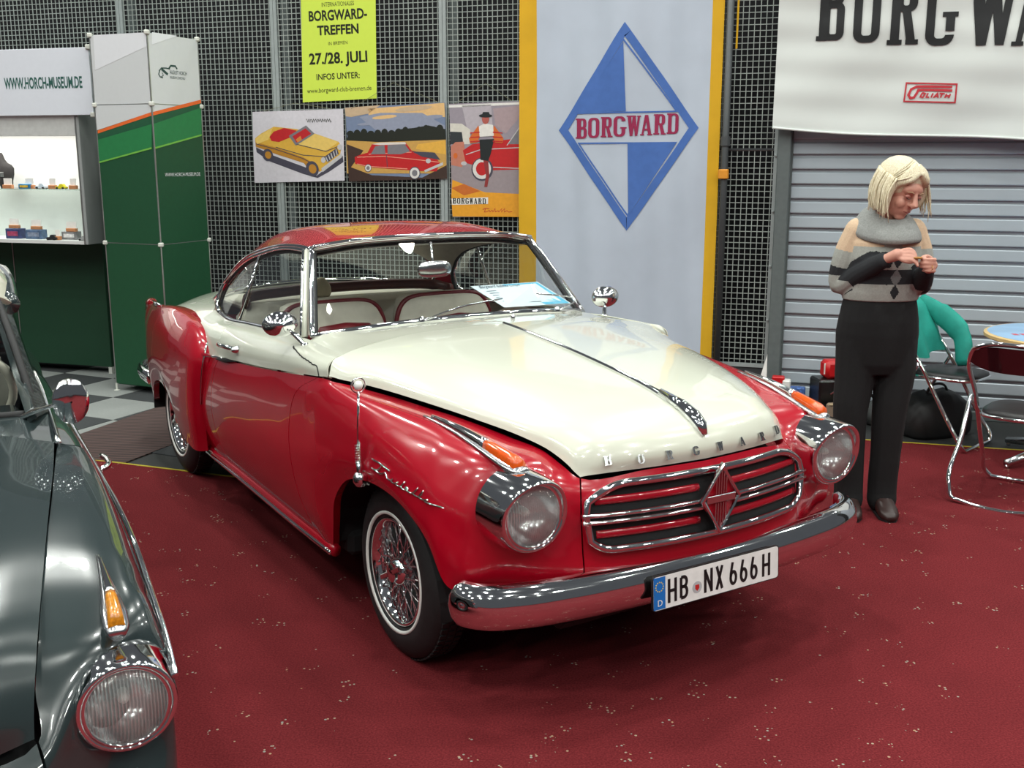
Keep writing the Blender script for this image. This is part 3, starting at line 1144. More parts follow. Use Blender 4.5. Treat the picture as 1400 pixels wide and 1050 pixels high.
def headlight(c, r, m_ring, par, visor=.022, back=.115, tilt=0.0, yaw=0.0):
    M = Matrix.Translation(Vector(c)) @ Matrix.Rotation(yaw, 4, 'Z') @ Matrix.Rotation(PI / 2, 4, 'Y') @ Matrix.Rotation(PI / 2, 4, 'Z')
    # local z forward, y up, x = to the car's left
    n = 40
    rows = []
    for (rr, h, vz) in ((1.02, -.012, .0), (1.08, .006, .5), (1.17, .012, 1.0), (1.235, .0, 1.0), (1.30, -.03, .6), (1.34, -.07, .25), (1.36, -back, 0)):
        row = []
        for k in range(n):
            a = 2 * PI * k / n
            up = max(0, math.sin(a)) ** 1.5
            low = max(0, -math.sin(a))
            row.append((rr * r * math.cos(a), rr * r * math.sin(a) * (1 + .0 * up), h + visor * vz * up - .012 * low * vz))
        rows.append(row)
    b = MB()
    b.grid(np.array(rows), M=M, closed_v=True)
    ring = b.build('headlight', m_ring, par, smooth=True)
    l = MB()
    prof = [(r * 1.04, -.012), (r * .97, -.002), (r * .8, .008), (r * .5, .017), (r * .25, .021), (.0005, .022)]
    l.lathe(prof, 40)
    o = l.build('lens', m_lens, ring, smooth=True)
    o.matrix_basis = M
    MB().lathe([(r * .99, -.010), (r * .93, -.026), (r * .78, -.050), (r * .55, -.068), (r * .3, -.076), (.0005, -.078)], 36, M=M).build('reflector', m_brush, ring, smooth=True)
    MB().lathe([(.012, -.078), (.012, -.045), (.008, -.034), (.0005, -.030)], 14, M=M).build('bulb', m_white, ring, smooth=True)
    MB().lathe([(r * 1.06, -.008), (r * 1.05, .002), (r * .985, .001), (r * .97, -.006)], 40, M=M).build('lens_rim', m_chrome, ring, smooth=True)
    return ring


def indicator(P, par, name='indicator_spear', w=.034, m_l=None):
    """P: back tip, ..., front end ; chrome spear with an amber lens on its front half; outboard lean built in"""
    P = curve(P, 8)
    n = len(P)
    secs = []
    for i, p in enumerate(P):
        t = i / (n - 1)
        ww = w * min(1, .12 + 1.15 * t) * (1 if t < .93 else (.86 if t < .99 else .62))
        hh = .006 + .02 * t
        ring = []
        for k in range(12):
            a = 2 * PI * k / 12
            ring.append((p[0], p[1] + ww * math.cos(a), p[2] + hh * .5 * math.sin(a)))
        secs.append(ring)
    body = MB().loft(secs).build(name, m_brush, par, smooth=True)
    i0 = int(n * .60)
    secs = []
    for i in range(2, n):
        p = P[i]
        t = i / (n - 1)
        ww = w * .62 * min(1, .1 + 1.1 * t)
        hh = (.006 + .024 * t) * (1 if t < .95 else .75)
        ring = []
        for k in range(14):
            a = 2 * PI * k / 14
            ring.append((p[0], p[1] + ww * math.copysign(abs(math.cos(a)) ** .7, math.cos(a)), p[2] + .008 + hh * math.copysign(abs(math.sin(a)) ** .8, math.sin(a))))
        secs.append(ring)
    k0 = i0 - 2
    MB().loft(secs[:k0 + 1]).build('spear_ridge', m_chrome, body, smooth=True)
    MB().loft(secs[k0:-1]).build('amber_lens', m_l or m_amber, body, smooth=True)
    return body


def coupe_front():
    for sd in (1, -1):
        headlight((.697, sd * .615, .683), .090, m_chrome, coupe, visor=.030, back=.12)
        indicator([(.15, sd * .676, .872), (.33, sd * .655, .857), (.50, sd * .635, .829), (.645, sd * .618, .798)], coupe, w=.036)
    # bumper
    hb = [(.55, .800, .418), (.60, .792, .418), (.655, .752, .418), (.70, .66, .419), (.73, .48, .416), (.748, .25, .415)]
    bar = np.array([(a, -y, z) for a, y, z in hb] + [(.753, 0, .415)] + hb[::-1])
    bar = curve(bar, 6)
    prof = [(-.035, .066), (-.012, .072), (.010, .060), (.026, .035), (.032, .0), (.026, -.035), (.012, -.058), (-.015, -.072), (-.04, -.068), (-.03, 0)]
    G = []
    N = len(bar)
    for i in range(N):
        t = bar[min(i + 1, N - 1)] - bar[max(i - 1, 0)]
        t /= np.linalg.norm(t)
        out = np.array([t[1], -t[0], 0])
        out /= np.linalg.norm(out)
        e = 1.0
        if i < 4:
            e = .55 + .45 * math.sin(i / 4 * PI / 2)
        if i > N - 5:
            e = .55 + .45 * math.sin((N - 1 - i) / 4 * PI / 2)
        G.append([bar[i] + out * a * e + np.array([0, 0, b_ * e]) for a, b_ in prof])
    o = MB()
    o.loft([[tuple(p) for p in r] for r in G])
    bump = o.build('front_bumper', m_chrome, coupe, smooth=True)
    MB().box((.66, 0, .40), (.2, .9, .04), .01).build('bumper_bracket', m_dark, bump)
    # number plate
    PM = frame_matrix((.800, 0, .403), (0, 1, 0), (-.056, 0, 1))
    def plate_poly(hw, hh, r):
        p = []
        for (cx, cy, a0) in ((hw - r, hh - r, 0), (-hw + r, hh - r, 90), (-hw + r, -hh + r, 180), (hw - r, -hh + r, 270)):
            for k in range(5):
                a = math.radians(a0 + 22.5 * k)
                p.append((cx + r * math.cos(a), cy + r * math.sin(a)))
        return p
    mk = mat('black_print', (.008, .008, .009), rough=.5)
    pw = mat('plate_white', srgb(232, 234, 232), rough=.35)
    pb = mat('plate_blue', srgb(20, 110, 190), rough=.4)
    pl = MB().prism(plate_poly(.26, .055, .012), -.008, 0, M=PM).build('number_plate', mk, coupe)
    MB().prism(plate_poly(.257, .052, .010), 0, .0006, M=PM).build('plate_face', pw, pl)
    MB().prism([(-.257, -.05), (-.212, -.05), (-.212, .05), (-.257, .05)], .0006, .0010, M=PM).build('blue_band', pb, pl)
    st = MB()
    ye = mat('star_yellow', srgb(225, 200, 70), rough=.5)
    for k in range(12):
        a = 2 * PI * k / 12
        st.prism([(-.2345 + .0145 * math.cos(a) + .0024 * math.cos(q), .020 + .0145 * math.sin(a) + .0024 * math.sin(q)) for q in np.linspace(0, 2 * PI, 6)[:-1]], .0010, .0013, M=PM)
    st.build('star_circle', ye, pl)
    text_obj('country_letter', 'D', pw, .028, pl, PM @ Matrix.Translation((-.2435, -.040, .0014)))
    # condensed stroke lettering, 75 mm tall
    adv = -.203
    for ch, w in (('H', .047), ('B', .045), (' ', .052), ('N', .047), ('X', .044), (' ', .014), ('6', .044), ('6', .044), ('6', .044), (' ', .008), ('H', .047)):
        if ch != ' ':
            tl = MB()
            stroke_char(tl, ch, adv, -.0375, w - .011, .075, .0105, PM, .0012)
            tl.build('plate_letter', mk, pl)
        adv += w
    sl = mat('seal_silver', srgb(178, 180, 184), rough=.4)
    MB().prism([(-.0865 + .019 * math.cos(a), -.012 + .019 * math.sin(a)) for a in np.linspace(0, 2 * PI, 25)[:-1]], .0006, .0012, M=PM).build('registration_seal', sl, pl)
    MB().prism([(-.0865 + x, -.012 + y) for x, y in ((-.008, .008), (.008, .008), (.008, -.004), (0, -.012), (-.008, -.004))], .0012, .0016, M=PM).build('seal_crest', mat('crest_red', srgb(190, 40, 40), rough=.5), pl)
    # grille: dark sheet put in for the shaded opening, painted slats, chrome frame, double centre bar and diamond emblem
    def xs(y, z, off=0):
        return .757 - .338 * y * y - .20 * max(0, z - .55) * .5 + off
    zt = lambda y: .742 - .05 * max(0, (abs(y) - .30) / .13) ** 2
    zb = lambda y: .548 + .03 * max(0, (abs(y) - .36) / .07) ** 2
    ys = np.linspace(-.425, .425, 41)
    G = np.array([[(xs(y, z, .010), y, z) for z in np.linspace(zb(y), zt(y), 9)] for y in ys])
    gr = MB().grid(G).build('grille', m_dark, coupe)
    for zz in (.692, .592):
        for a, b_ in ((-.405, -.055), (.055, .405)):
            yy = np.linspace(a, b_, 18)
            MB().tube([(xs(y, zz, .012), y, zz) for y in yy], .008, 8, flat=1.6, up=(1, 0, 0)).build('grille_slat', m_red, gr, smooth=True)
    top = [(xs(y, zt(y), .020), y, zt(y)) for y in np.linspace(-.43, .43, 41)]
    bot = [(xs(y, zb(y), .024), y, zb(y)) for y in np.linspace(.43, -.43, 41)]
    MB().tube(np.array(top + [(.705, .441, .655)] + bot + [(.705, -.441, .655)]), .0125, 8, closed=True).build('grille_frame', m_chrome, gr, smooth=True)
    for zz in (.655, .634):
        MB().tube([(xs(y, zz, .030), y, zz) for y in np.linspace(-.455, .455, 41)], .0075, 8, flat=1.3).build('centre_bar', m_chrome, gr, smooth=True)
    ex, ez = .798, .660
    rh = lambda hw, hh, x: [(x, 0, ez + hh), (x - .002, hw, ez), (x - .004, 0, ez - hh), (x - .002, -hw, ez)]
    em = MB()
    em.tube(rh(.072, .105, ex), .0095, 8, closed=True)
    e = em.build('diamond_emblem', m_chrome, gr, smooth=True, angle=40)
    q = rh(.066, .098, ex - .006)
    MB().add(q, [(0, 3, 2, 1)]).build('emblem_field', m_red, e)
    rb = MB()
    for y in (-.020, -.010, 0, .010, .020):
        h = .092 * (1 - abs(y) / .072)
        rb.tube([(ex, y, ez + .014), (ex, y, ez + h)], .0028, 6)
        rb.tube([(ex, y, ez - .014), (ex, y, ez - h)], .0028, 6)
    rb.box((ex, 0, ez), (.008, .115, .024), .002)
    rb.build('emblem_ribs', m_brush, e)
    # bonnet strip, front ornament and letters
    cl = HG[:, 0]
    sel = cl[(cl[:, 0] > -.47) & (cl[:, 0] < .66)]
    sel = sel[np.argsort(sel[:, 0])]
    st = MB()
    r = [.007 + .012 * max(0, (p[0] - .35) / .3) for p in sel]
    st.tube(sel + np.array([0, 0, .004]), r, 8, flat=.9)
    s = st.build('bonnet_strip', m_chrome, coupe, smooth=True)
    fo = MB()
    fo.tube([(.50, 0, .936), (.60, 0, .912), (.66, 0, .888), (.695, 0, .864), (.712, 0, .838)], [.012, .020, .024, .022, .012], 10)
    for k in range(3):
        fo.tube([(.60 + .03 * k, -.02, .905 - .014 * k), (.615 + .03 * k, 0, .928 - .016 * k), (.60 + .03 * k, .02, .905 - .014 * k)], .005, 6)
    fo.build('bonnet_ornament', m_chrome, s, smooth=True)
    lt = 'BORGWARD'
    for k, ch in enumerate(lt):
        y = -.345 + k * .690 / 7
        # point on the bonnet nose 40 mm above the lip
        d = (full(HG)[..., 1] - y) ** 2 + (full(HG)[..., 2] - .800) ** 2 + (full(HG)[..., 0] < .5) * 9
        i = np.unravel_index(d.argmin(), d.shape)
        p = full(HG)[i]
        yaw = math.atan2(.7 * y, 1)
        Mx = frame_matrix((p[0] + .004, y, p[2]), (-math.sin(yaw) , math.cos(yaw), 0), (-.45, 0, 1))
        b = MB()
        slab_char(b, ch, -.012, -.014, .024, .028, Mx, .0, .004)
        b.build('bonnet_letter', m_brush, coupe)


def stroke_path(b, pts, w, M, z, closed=False):
    """flat ribbon of width w along a 2-D path"""
    P = [Vector((p[0], p[1])) for p in pts]
    n = len(P)
    L, Rr = [], []
    for i in range(n):
        a = P[i - 1] if (i > 0 or closed) else None
        c = P[(i + 1) % n] if (i < n - 1 or closed) else None
        d1 = (P[i] - a).normalized() if a is not None else None
        d2 = (c - P[i]).normalized() if c is not None else None
        if d1 is None:
            d1 = d2
        if d2 is None:
            d2 = d1
        n1 = Vector((-d1.y, d1.x))
        n2 = Vector((-d2.y, d2.x))
        m = n1 + n2
        m = m.normalized() if m.length > 1e-6 else n1
        k = w / 2 / max(.45, m.dot(n1))
        L.append(P[i] + m * k)
        Rr.append(P[i] - m * k)
    v = [(p.x, p.y, z) for p in L] + [(p.x, p.y, z) for p in Rr]
    f = []
    for i in range(n if closed else n - 1):
        j = (i + 1) % n
        f.append((i, n + i, n + j, j))
    b.add(v, f, M=M)


def arc(cx, cy, rx, ry, a0, a1, n=10):
    return [(cx + rx * math.cos(math.radians(a0 + (a1 - a0) * k / n)), cy + ry * math.sin(math.radians(a0 + (a1 - a0) * k / n))) for k in range(n + 1)]


def stroke_char(b, ch, x, y, w, h, t, M, z):
    """plain condensed stroke letters for the number plate"""
    X = lambda u: x + t / 2 + u * (w - t)
    Y = lambda v: y + t / 2 + v * (h - t)
    R = lambda P, c=False: stroke_path(b, [(X(p[0]), Y(p[1])) for p in P], t, M, z, c)
    E = t / 2 / (h - t)
    if ch == 'H':
        R([(0, -E), (0, 1 + E)]); R([(1, -E), (1, 1 + E)]); R([(0, .5), (1, .5)])
    elif ch == 'N':
        R([(0, -E), (0, 1 + E)]); R([(1, -E), (1, 1 + E)]); R([(0, 1), (1, 0)])
    elif ch == 'X':
        R([(0, -E), (1, 1 + E)]); R([(0, 1 + E), (1, -E)])
    elif ch == 'B':
        R([(0, 0), (0, 1)], False)
        R([(0, 1)] + arc(.45, .765, .5, .235, 90, -90, 8) + [(0, .53)])
        R([(0, .53)] + arc(.5, .265, .5, .265, 90, -90, 8) + [(0, 0)])
    elif ch == '6':
        R(arc(.5, .30, .5, .30, 0, 360, 16)[:-1], True)
        R([(0, .30), (.06, .55), (.36, 1.0 + E)])


def rring(b, x0, x1, y0, y1, tx, ty, r, M, z, skip=None):
    """rounded-rectangle ring between an outer and an inner outline"""
    def loop(x0, x1, y0, y1, r):
        r = max(min(r, (x1 - x0) / 2 * .98, (y1 - y0) / 2 * .98), 1e-5)
        p = []
        for (cx, cy, a0) in ((x1 - r, y1 - r, 0), (x0 + r, y1 - r, 90), (x0 + r, y0 + r, 180), (x1 - r, y0 + r, 270)):
            for k in range(6):
                a = math.radians(a0 + 18 * k)
                p.append((cx + r * math.cos(a), cy + r * math.sin(a)))
        return p
    o = loop(x0, x1, y0, y1, r)
    i = loop(x0 + tx, x1 - tx, y0 + ty, y1 - ty, max(r - min(tx, ty), .1 * r))
    n = len(o)
    f = []
    for k in range(n):
        l = (k + 1) % n
        if skip and skip(o[k], o[l]):
            continue
        f.append((k, l, n + l, n + k))
    b.add([(p[0], p[1], z) for p in o + i], f, M=M)


def quad(b, pts, M, z):
    b.add([(p[0], p[1], z) for p in pts], [tuple(range(len(pts)))], M=M)


def slab_char(b, ch, x, y, w, h, M, z=0.0, depth=None):
    """condensed heavy slab-serif letters"""
    X = lambda u: x + u * w
    Y = lambda v: y + v * h
    q = lambda *P: quad(b, [(X(p[0]), Y(p[1])) for p in P], M, z)
    rect = lambda a, c, d, e: q((a, d), (c, d), (c, e), (a, e))
    ring = lambda a, c, d, e, tx, ty, r, sk=None: rring(b, X(a), X(c), Y(d), Y(e), tx * w, ty * h, r * min(w, h), M, z, sk)
    k0 = len(b.f)
    if ch in 'BDR':
        rect(0, .12, 0, .07); rect(0, .12, .93, 1)
        rect(.10, .40, 0, 1)
    if ch == 'B':
        ring(.2, .95, .49, 1, .28, .09, .28); ring(.2, 1.0, 0, .555, .28, .09, .28)
    elif ch == 'D':
        ring(.12, 1.0, 0, 1, .28, .09, .34)
    elif ch == 'O':
        ring(.02, .98, 0, 1, .30, .10, .36)
    elif ch == 'R':
        ring(.2, .95, .46, 1, .28, .09, .28)
        q((.45, .50), (.72, .52), (.94, .05), (.64, .05)); rect(.62, 1.04, 0, .07); rect(0, .5, 0, .07)
    elif ch == 'G':
        cut0, cut1 = Y(.50), Y(.70)
        ring(.02, .98, 0, 1, .30, .10, .36, lambda a, c: (a[0] > X(.8) and c[0] > X(.8) and ((cut0 < a[1] < cut1) or (cut0 < c[1] < cut1) or (min(a[1], c[1]) <= cut0 and max(a[1], c[1]) >= cut1))))
        rect(.68, .98, .20, .42); rect(.56, 1.08, .40, .47); rect(.68, .98, .76, .86)
    elif ch == 'W':
        q((.04, 1), (.30, 1), (.42, 0), (.22, 0)); q((.42, 1), (.62, 1), (.42, 0), (.26, 0))
        q((.42, 1), (.62, 1), (.78, 0), (.60, 0)); q((.80, 1), (.97, 1), (.78, 0), (.64, 0))
        rect(-.03, .36, .94, 1); rect(.36, .68, .94, 1); rect(.74, 1.03, .94, 1)
    elif ch == 'A':
        q((.36, 1), (.60, 1), (.24, 0), (.08, 0)); q((.40, 1), (.64, 1), (.94, 0), (.66, 0))
        rect(.24, .74, .24, .33); rect(-.02, .32, 0, .06); rect(.58, 1.02, 0, .06)
    if depth:
        pts = list(b.v)
        # thicken: copy the front faces back
        n = len(b.v)
        Mi = M.to_3x3()
        dz = Mi @ Vector((0, 0, depth))
        for i in range(n):
            p = Vector(b.v[i])
            b.v[i] = tuple(p + dz)
        b.v += [tuple(Vector(p)) for p in pts]
        newf = []
        for fa in b.f[k0:]:
            m_ = len(fa)
            for a in range(m_):
                c = (a + 1) % m_
                newf.append((fa[a], n + fa[a], n + fa[c], fa[c]))
        b.f += newf
        b.mi += [0] * len(newf)


def side_mirror(base, head, par, sd, m_back=None, r=(.062, .052), flat=1.0):
    """round stalk mirror: cup facing rearwards (-x)"""
    base, head = Vector(base), Vector(head)
    b = MB()
    mid = base.lerp(head, .5) + Vector((0, 0, .008))
    b.tube(curve([base, mid, head], 6), [.009] * 6 + [.006] * 7, 8)
    b.lathe([(.02, 0), (.018, .006), (.010, .012)], 14, M=Matrix.Translation(base))
    o = b.build('door_mirror', m_chrome, par, smooth=True)
    M = Matrix.Translation(head) @ Matrix.Rotation(-PI / 2, 4, 'Y')
    n = 28
    rows = []
    for (q, h) in ((.05, -.050), (.35, -.046), (.65, -.036), (.88, -.018), (1.0, .0), (1.0, .008), (.94, .010)):
        rows.append([(r[1] * q * math.cos(2 * PI * k / n), r[0] * q * math.sin(2 * PI * k / n), h * (flat if h < 0 else 1)) for k in range(n)])
    MB().grid(np.array(rows), M=M, closed_v=True).build('mirror_cup', m_chrome, o, smooth=True)
    MB().lathe([(.95, .008), (.001, .008)], 28, M=M @ Matrix.Diagonal((r[1], r[0], 1, 1))).build('mirror_glass', m_brush, o)
    return o


def coupe_details():
    for sd in (1, -1):
        side_mirror((-.755, sd * .715, .967), (-.835, sd * .78, 1.045), coupe, sd, r=(.072, .050))
        # door handle
        y = .80
        b = MB()
        b.tube(curve([(-1.36, sd * .795, .868), (-1.40, sd * .822, .875), (-1.47, sd * .826, .873), (-1.53, sd * .818, .868)], 5), [.010] * 16, 8, flat=.8)
        b.lathe([(.016, 0), (.014, .02), (.006, .03)], 12, M=Matrix.Translation((-1.355, sd * .785, .868)) @ Matrix.Rotation(-sd * PI / 2, 4, 'X'))
        b.build('door_handle', m_chrome, coupe, smooth=True)
        # tail light
        MB().tube([(-3.30, sd * .655, .835), (-3.44, sd * .63, .82), (-3.50, sd * .62, .78), (-3.48, sd * .60, .68)], [.02, .035, .035, .02], 10).build('tail_light', mat('red_lens', srgb(120, 5, 10), rough=.15, coat=1.0), coupe, smooth=True)
        MB().tube([(-2.80, sd * .74, .888), (-3.0, sd * .715, .872), (-3.44, sd * .63, .835)], [.006, .012, .012], 8).build('fin_trim', m_chrome, coupe, smooth=True)
        # rear bumper corner
        c = curve([(-3.01, sd * .765, .45), (-3.10, sd * .77, .455), (-3.35, sd * .73, .455), (-3.52, sd * .56, .455), (-3.60, sd * .3, .455), (-3.62, 0, .455)], 5)
        MB().tube(c, .042, 10, flat=.5, up=(0, 0, 1)).build('rear_bumper', m_chrome, coupe, smooth=True)
        # wipers
    for (p, q, r_) in (((-.70, -.24, 1.03), (-.78, -.02, 1.062), (-.83, .22, 1.075)), ((-.70, .42, 1.022), (-.79, .58, 1.055), (-.84, .40, 1.085))):
        b = MB()
        b.tube(curve([p, q, r_], 5), .004, 6)
        b.lathe([(.014, 0), (.013, .012), (.006, .02)], 10, M=Matrix.Translation(p))
        b.build('wiper', m_chrome, coupe, smooth=True)
    b = MB()
    b.lathe([(.010, 0), (.009, .01), (.003, .016)], 10, M=Matrix.Translation((-.60, .13, 1.028)))
    b.build('washer_jet', m_chrome, coupe, smooth=True)
    # short aerial-like parking rod on the right front fender: ball, spring, rod and ringed white knob
    A = np.array([.001, -.836, .649])
    b = MB()
    b.lathe([(.0, .026), (.016, .022), (.024, .008), (.024, -.008), (.016, -.022), (.0, -.026)], 14, M=Matrix.Translation(A))
    b.tube([A + np.array([.0, .03, -.01]), A], .016, 10)
    b.tube([A, A + np.array([0, -.004, .06])], .010, 8)
    rod = b.build('fender_rod', m_chrome, coupe, smooth=True)
    sp = MB()
    sp.tube([A + np.array([.009 * math.cos(k * .9), -.005 + .009 * math.sin(k * .9), .05 + .0012 * k]) for k in range(60)], .0022, 5)
    sp.build('spring', m_chrome, rod, smooth=True)
    T = A + np.array([.017, -.005, .296])
    MB().tube([A + np.array([0, -.005, .10]), T], .0042, 8).build('rod', m_chrome, rod, smooth=True)
    MB().tube([T + np.array([0, .024 * math.cos(a) * -math.sin(CTH) * 0 + .024 * math.cos(a), .02 + .024 * math.sin(a)]) for a in np.linspace(0, 2 * PI, 21)[:-1]], .003, 6, closed=True).build('ring', m_chrome, rod, smooth=True)
    MB().lathe([(.001, -.016), (.011, -.012), (.016, 0), (.011, .012), (.001, .016)], 14, M=Matrix.Translation(T + np.array([0, 0, .02]))).build('knob', m_white, rod, smooth=True)
    # chrome script on the front fender
    script = [[(0, .86), (.14, .95), (.30, .86)], [(.17, .95), (.13, .55), (.07, .40)], [(.02, .38), (.20, .47), (.24, .62), (.27, .42), (.33, .40), (.37, .58), (.34, .42), (.40, .40), (.45, .60), (.42, .42), (.48, .42), (.53, .80), (.50, .42), (.56, .42), (.59, .56), (.55, .54), (.59, .42), (.65, .44), (.71, .86), (.66, .44), (.73, .44), (.78, .86), (.73, .44), (.80, .44), (.86, .58), (.82, .42), (.90, .44), (1.0, .44)]]
    for sd in (-1, 1):
        b = MB()
        for line in script:
            pts = []
            for (u, v) in line:
                x = .065 + u * .40
                z = .708 - u * .035 + (v - .45) * .055
                pts.append((x, sd * (surf_y(x, z) + .004), z))
            # smooth y
            b.tube(curve(pts, 4), .0028, 5)
        b.build('fender_script', m_chrome, coupe, smooth=True)


def plate_reg():
    pass


coupe_body()
coupe_glass()
coupe_interior()
for (x, y) in ((0, .655), (-2.6, .665)):
    for sd in (1, -1):
        wheel(x, sd * y, sd, coupe)
coupe_front()
coupe_details()

# ------------------------------------------------------------------ dark grey saloon cut by the left edge of the picture
m_slate = mat('slate_green_paint', srgb(38, 49, 50), rough=.22, var=.03, coat=1.0, scale=3)
sal = thing('saloon_car', 'dark green-grey old saloon car in the left foreground', 'car', (-1.5785, 2.2181, 0), math.radians(-62))
GS = [
    [(.70, 0, .28), (.755, 0, .40), (.762, 0, .48), (.755, 0, .53), (.745, 0, .565), (.72, 0, .592)],
    [(.69, .25, .28), (.742, .25, .40), (.75, .25, .48), (.743, .25, .53), (.73, .25, .565), (.70, .25, .594)],
    [(.64, .45, .28), (.69, .45, .40), (.695, .447, .48), (.688, .442, .53), (.675, .438, .57), (.648, .432, .603)],
    [(.62, .55, .28), (.625, .55, .40), (.595, .55, .50), (.58, .54, .59), (.595, .525, .66), (.585, .436, .68)],
    [(.60, .62, .28), (.60, .63, .40), (.555, .63, .51), (.535, .62, .62), (.55, .598, .722), (.51, .452, .738)],
    [(.57, .675, .28), (.57, .685, .40), (.545, .69, .52), (.535, .69, .64), (.48, .65, .757), (.40, .470, .777)],
    [(.46, .70, .34), (.46, .706, .45), (.44, .703, .57), (.40, .702, .69), (.33, .66, .793), (.24, .494, .812)],
    [(.32, .70, .54), (.31, .708, .60), (.29, .705, .66), (.26, .702, .728), (.18, .664, .812), (.10, .515, .834)],
    [(.10, .70, .59), (.10, .71, .64), (.08, .708, .70), (.05, .702, .768), (0, .668, .83), (-.05, .538, .852)],
    [(-.15, .70, .55), (-.16, .712, .62), (-.17, .71, .70), (-.20, .702, .787), (-.23, .675, .848), (-.28, .568, .866)],
    [(-.33, .69, .28), (-.34, .71, .45), (-.36, .712, .62), (-.40, .703, .788), (-.42, .678, .856), (-.46, .592, .876)],
    [(-.50, .69, .25), (-.50, .71, .42), (-.50, .712, .62), (-.50, .703, .785), (-.50, .677, .860), (-.53, .603, .882)],
    [(-1.0, .69, .25), (-1.0, .71, .42), (-1.0, .712, .62), (-1.0, .702, .775), (-1.0, .672, .860), (-1.0, .622, .898)],
    [(-1.5, .69, .25), (-1.5, .71, .42), (-1.5, .712, .62), (-1.5, .70, .775), (-1.5, .672, .86), (-1.5, .626, .90)],
    [(-2.0, .68, .30), (-2.0, .70, .45), (-2.0, .70, .62), (-2.0, .69, .775), (-2.0, .66, .86), (-2.0, .62, .90)],
    [(-2.7, .62, .33), (-2.72, .66, .48), (-2.74, .665, .62), (-2.75, .66, .74), (-2.75, .63, .80), (-2.74, .56, .83)],
    [(-3.0, .35, .33), (-3.05, .38, .48), (-3.06, .39, .60), (-3.05, .38, .70), (-3.04, .36, .75), (-3.0, .30, .78)],
    [(-3.05, 0, .33), (-3.1, 0, .48), (-3.1, 0, .60), (-3.09, 0, .70), (-3.07, 0, .75), (-3.02, 0, .78)],
]
GH = [
    [(.722, 0, .598), (.715, .15, .598), (.695, .30, .600), (.652, .432, .608)],
    [(.738, 0, .65), (.73, .15, .65), (.705, .30, .648), (.632, .436, .652)],
    [(.685, 0, .757), (.675, .15, .755), (.648, .31, .747), (.577, .450, .724)],
    [(.45, 0, .850), (.44, .17, .847), (.415, .34, .834), (.332, .490, .806)],
    [(.10, 0, .912), (.09, .18, .909), (.07, .37, .892), (.015, .536, .855)],
    [(-.25, 0, .938), (-.26, .19, .936), (-.28, .40, .918), (-.32, .580, .874)],
    [(-.50, 0, .952), (-.505, .20, .949), (-.515, .42, .934), (-.53, .603, .887)],
]
GWB = [(-.64, 0, .965), (-.65, .2, .962), (-.68, .40, .945), (-.80, .575, .915)]
GWT = [(-1.02, 0, 1.275), (-1.03, .18, 1.272), (-1.06, .36, 1.258), (-1.15, .515, 1.225)]


m_amber2 = mat('amber_lens_dull', srgb(190, 120, 24), rough=.15, coat=1.0, var=.3, scale=120)


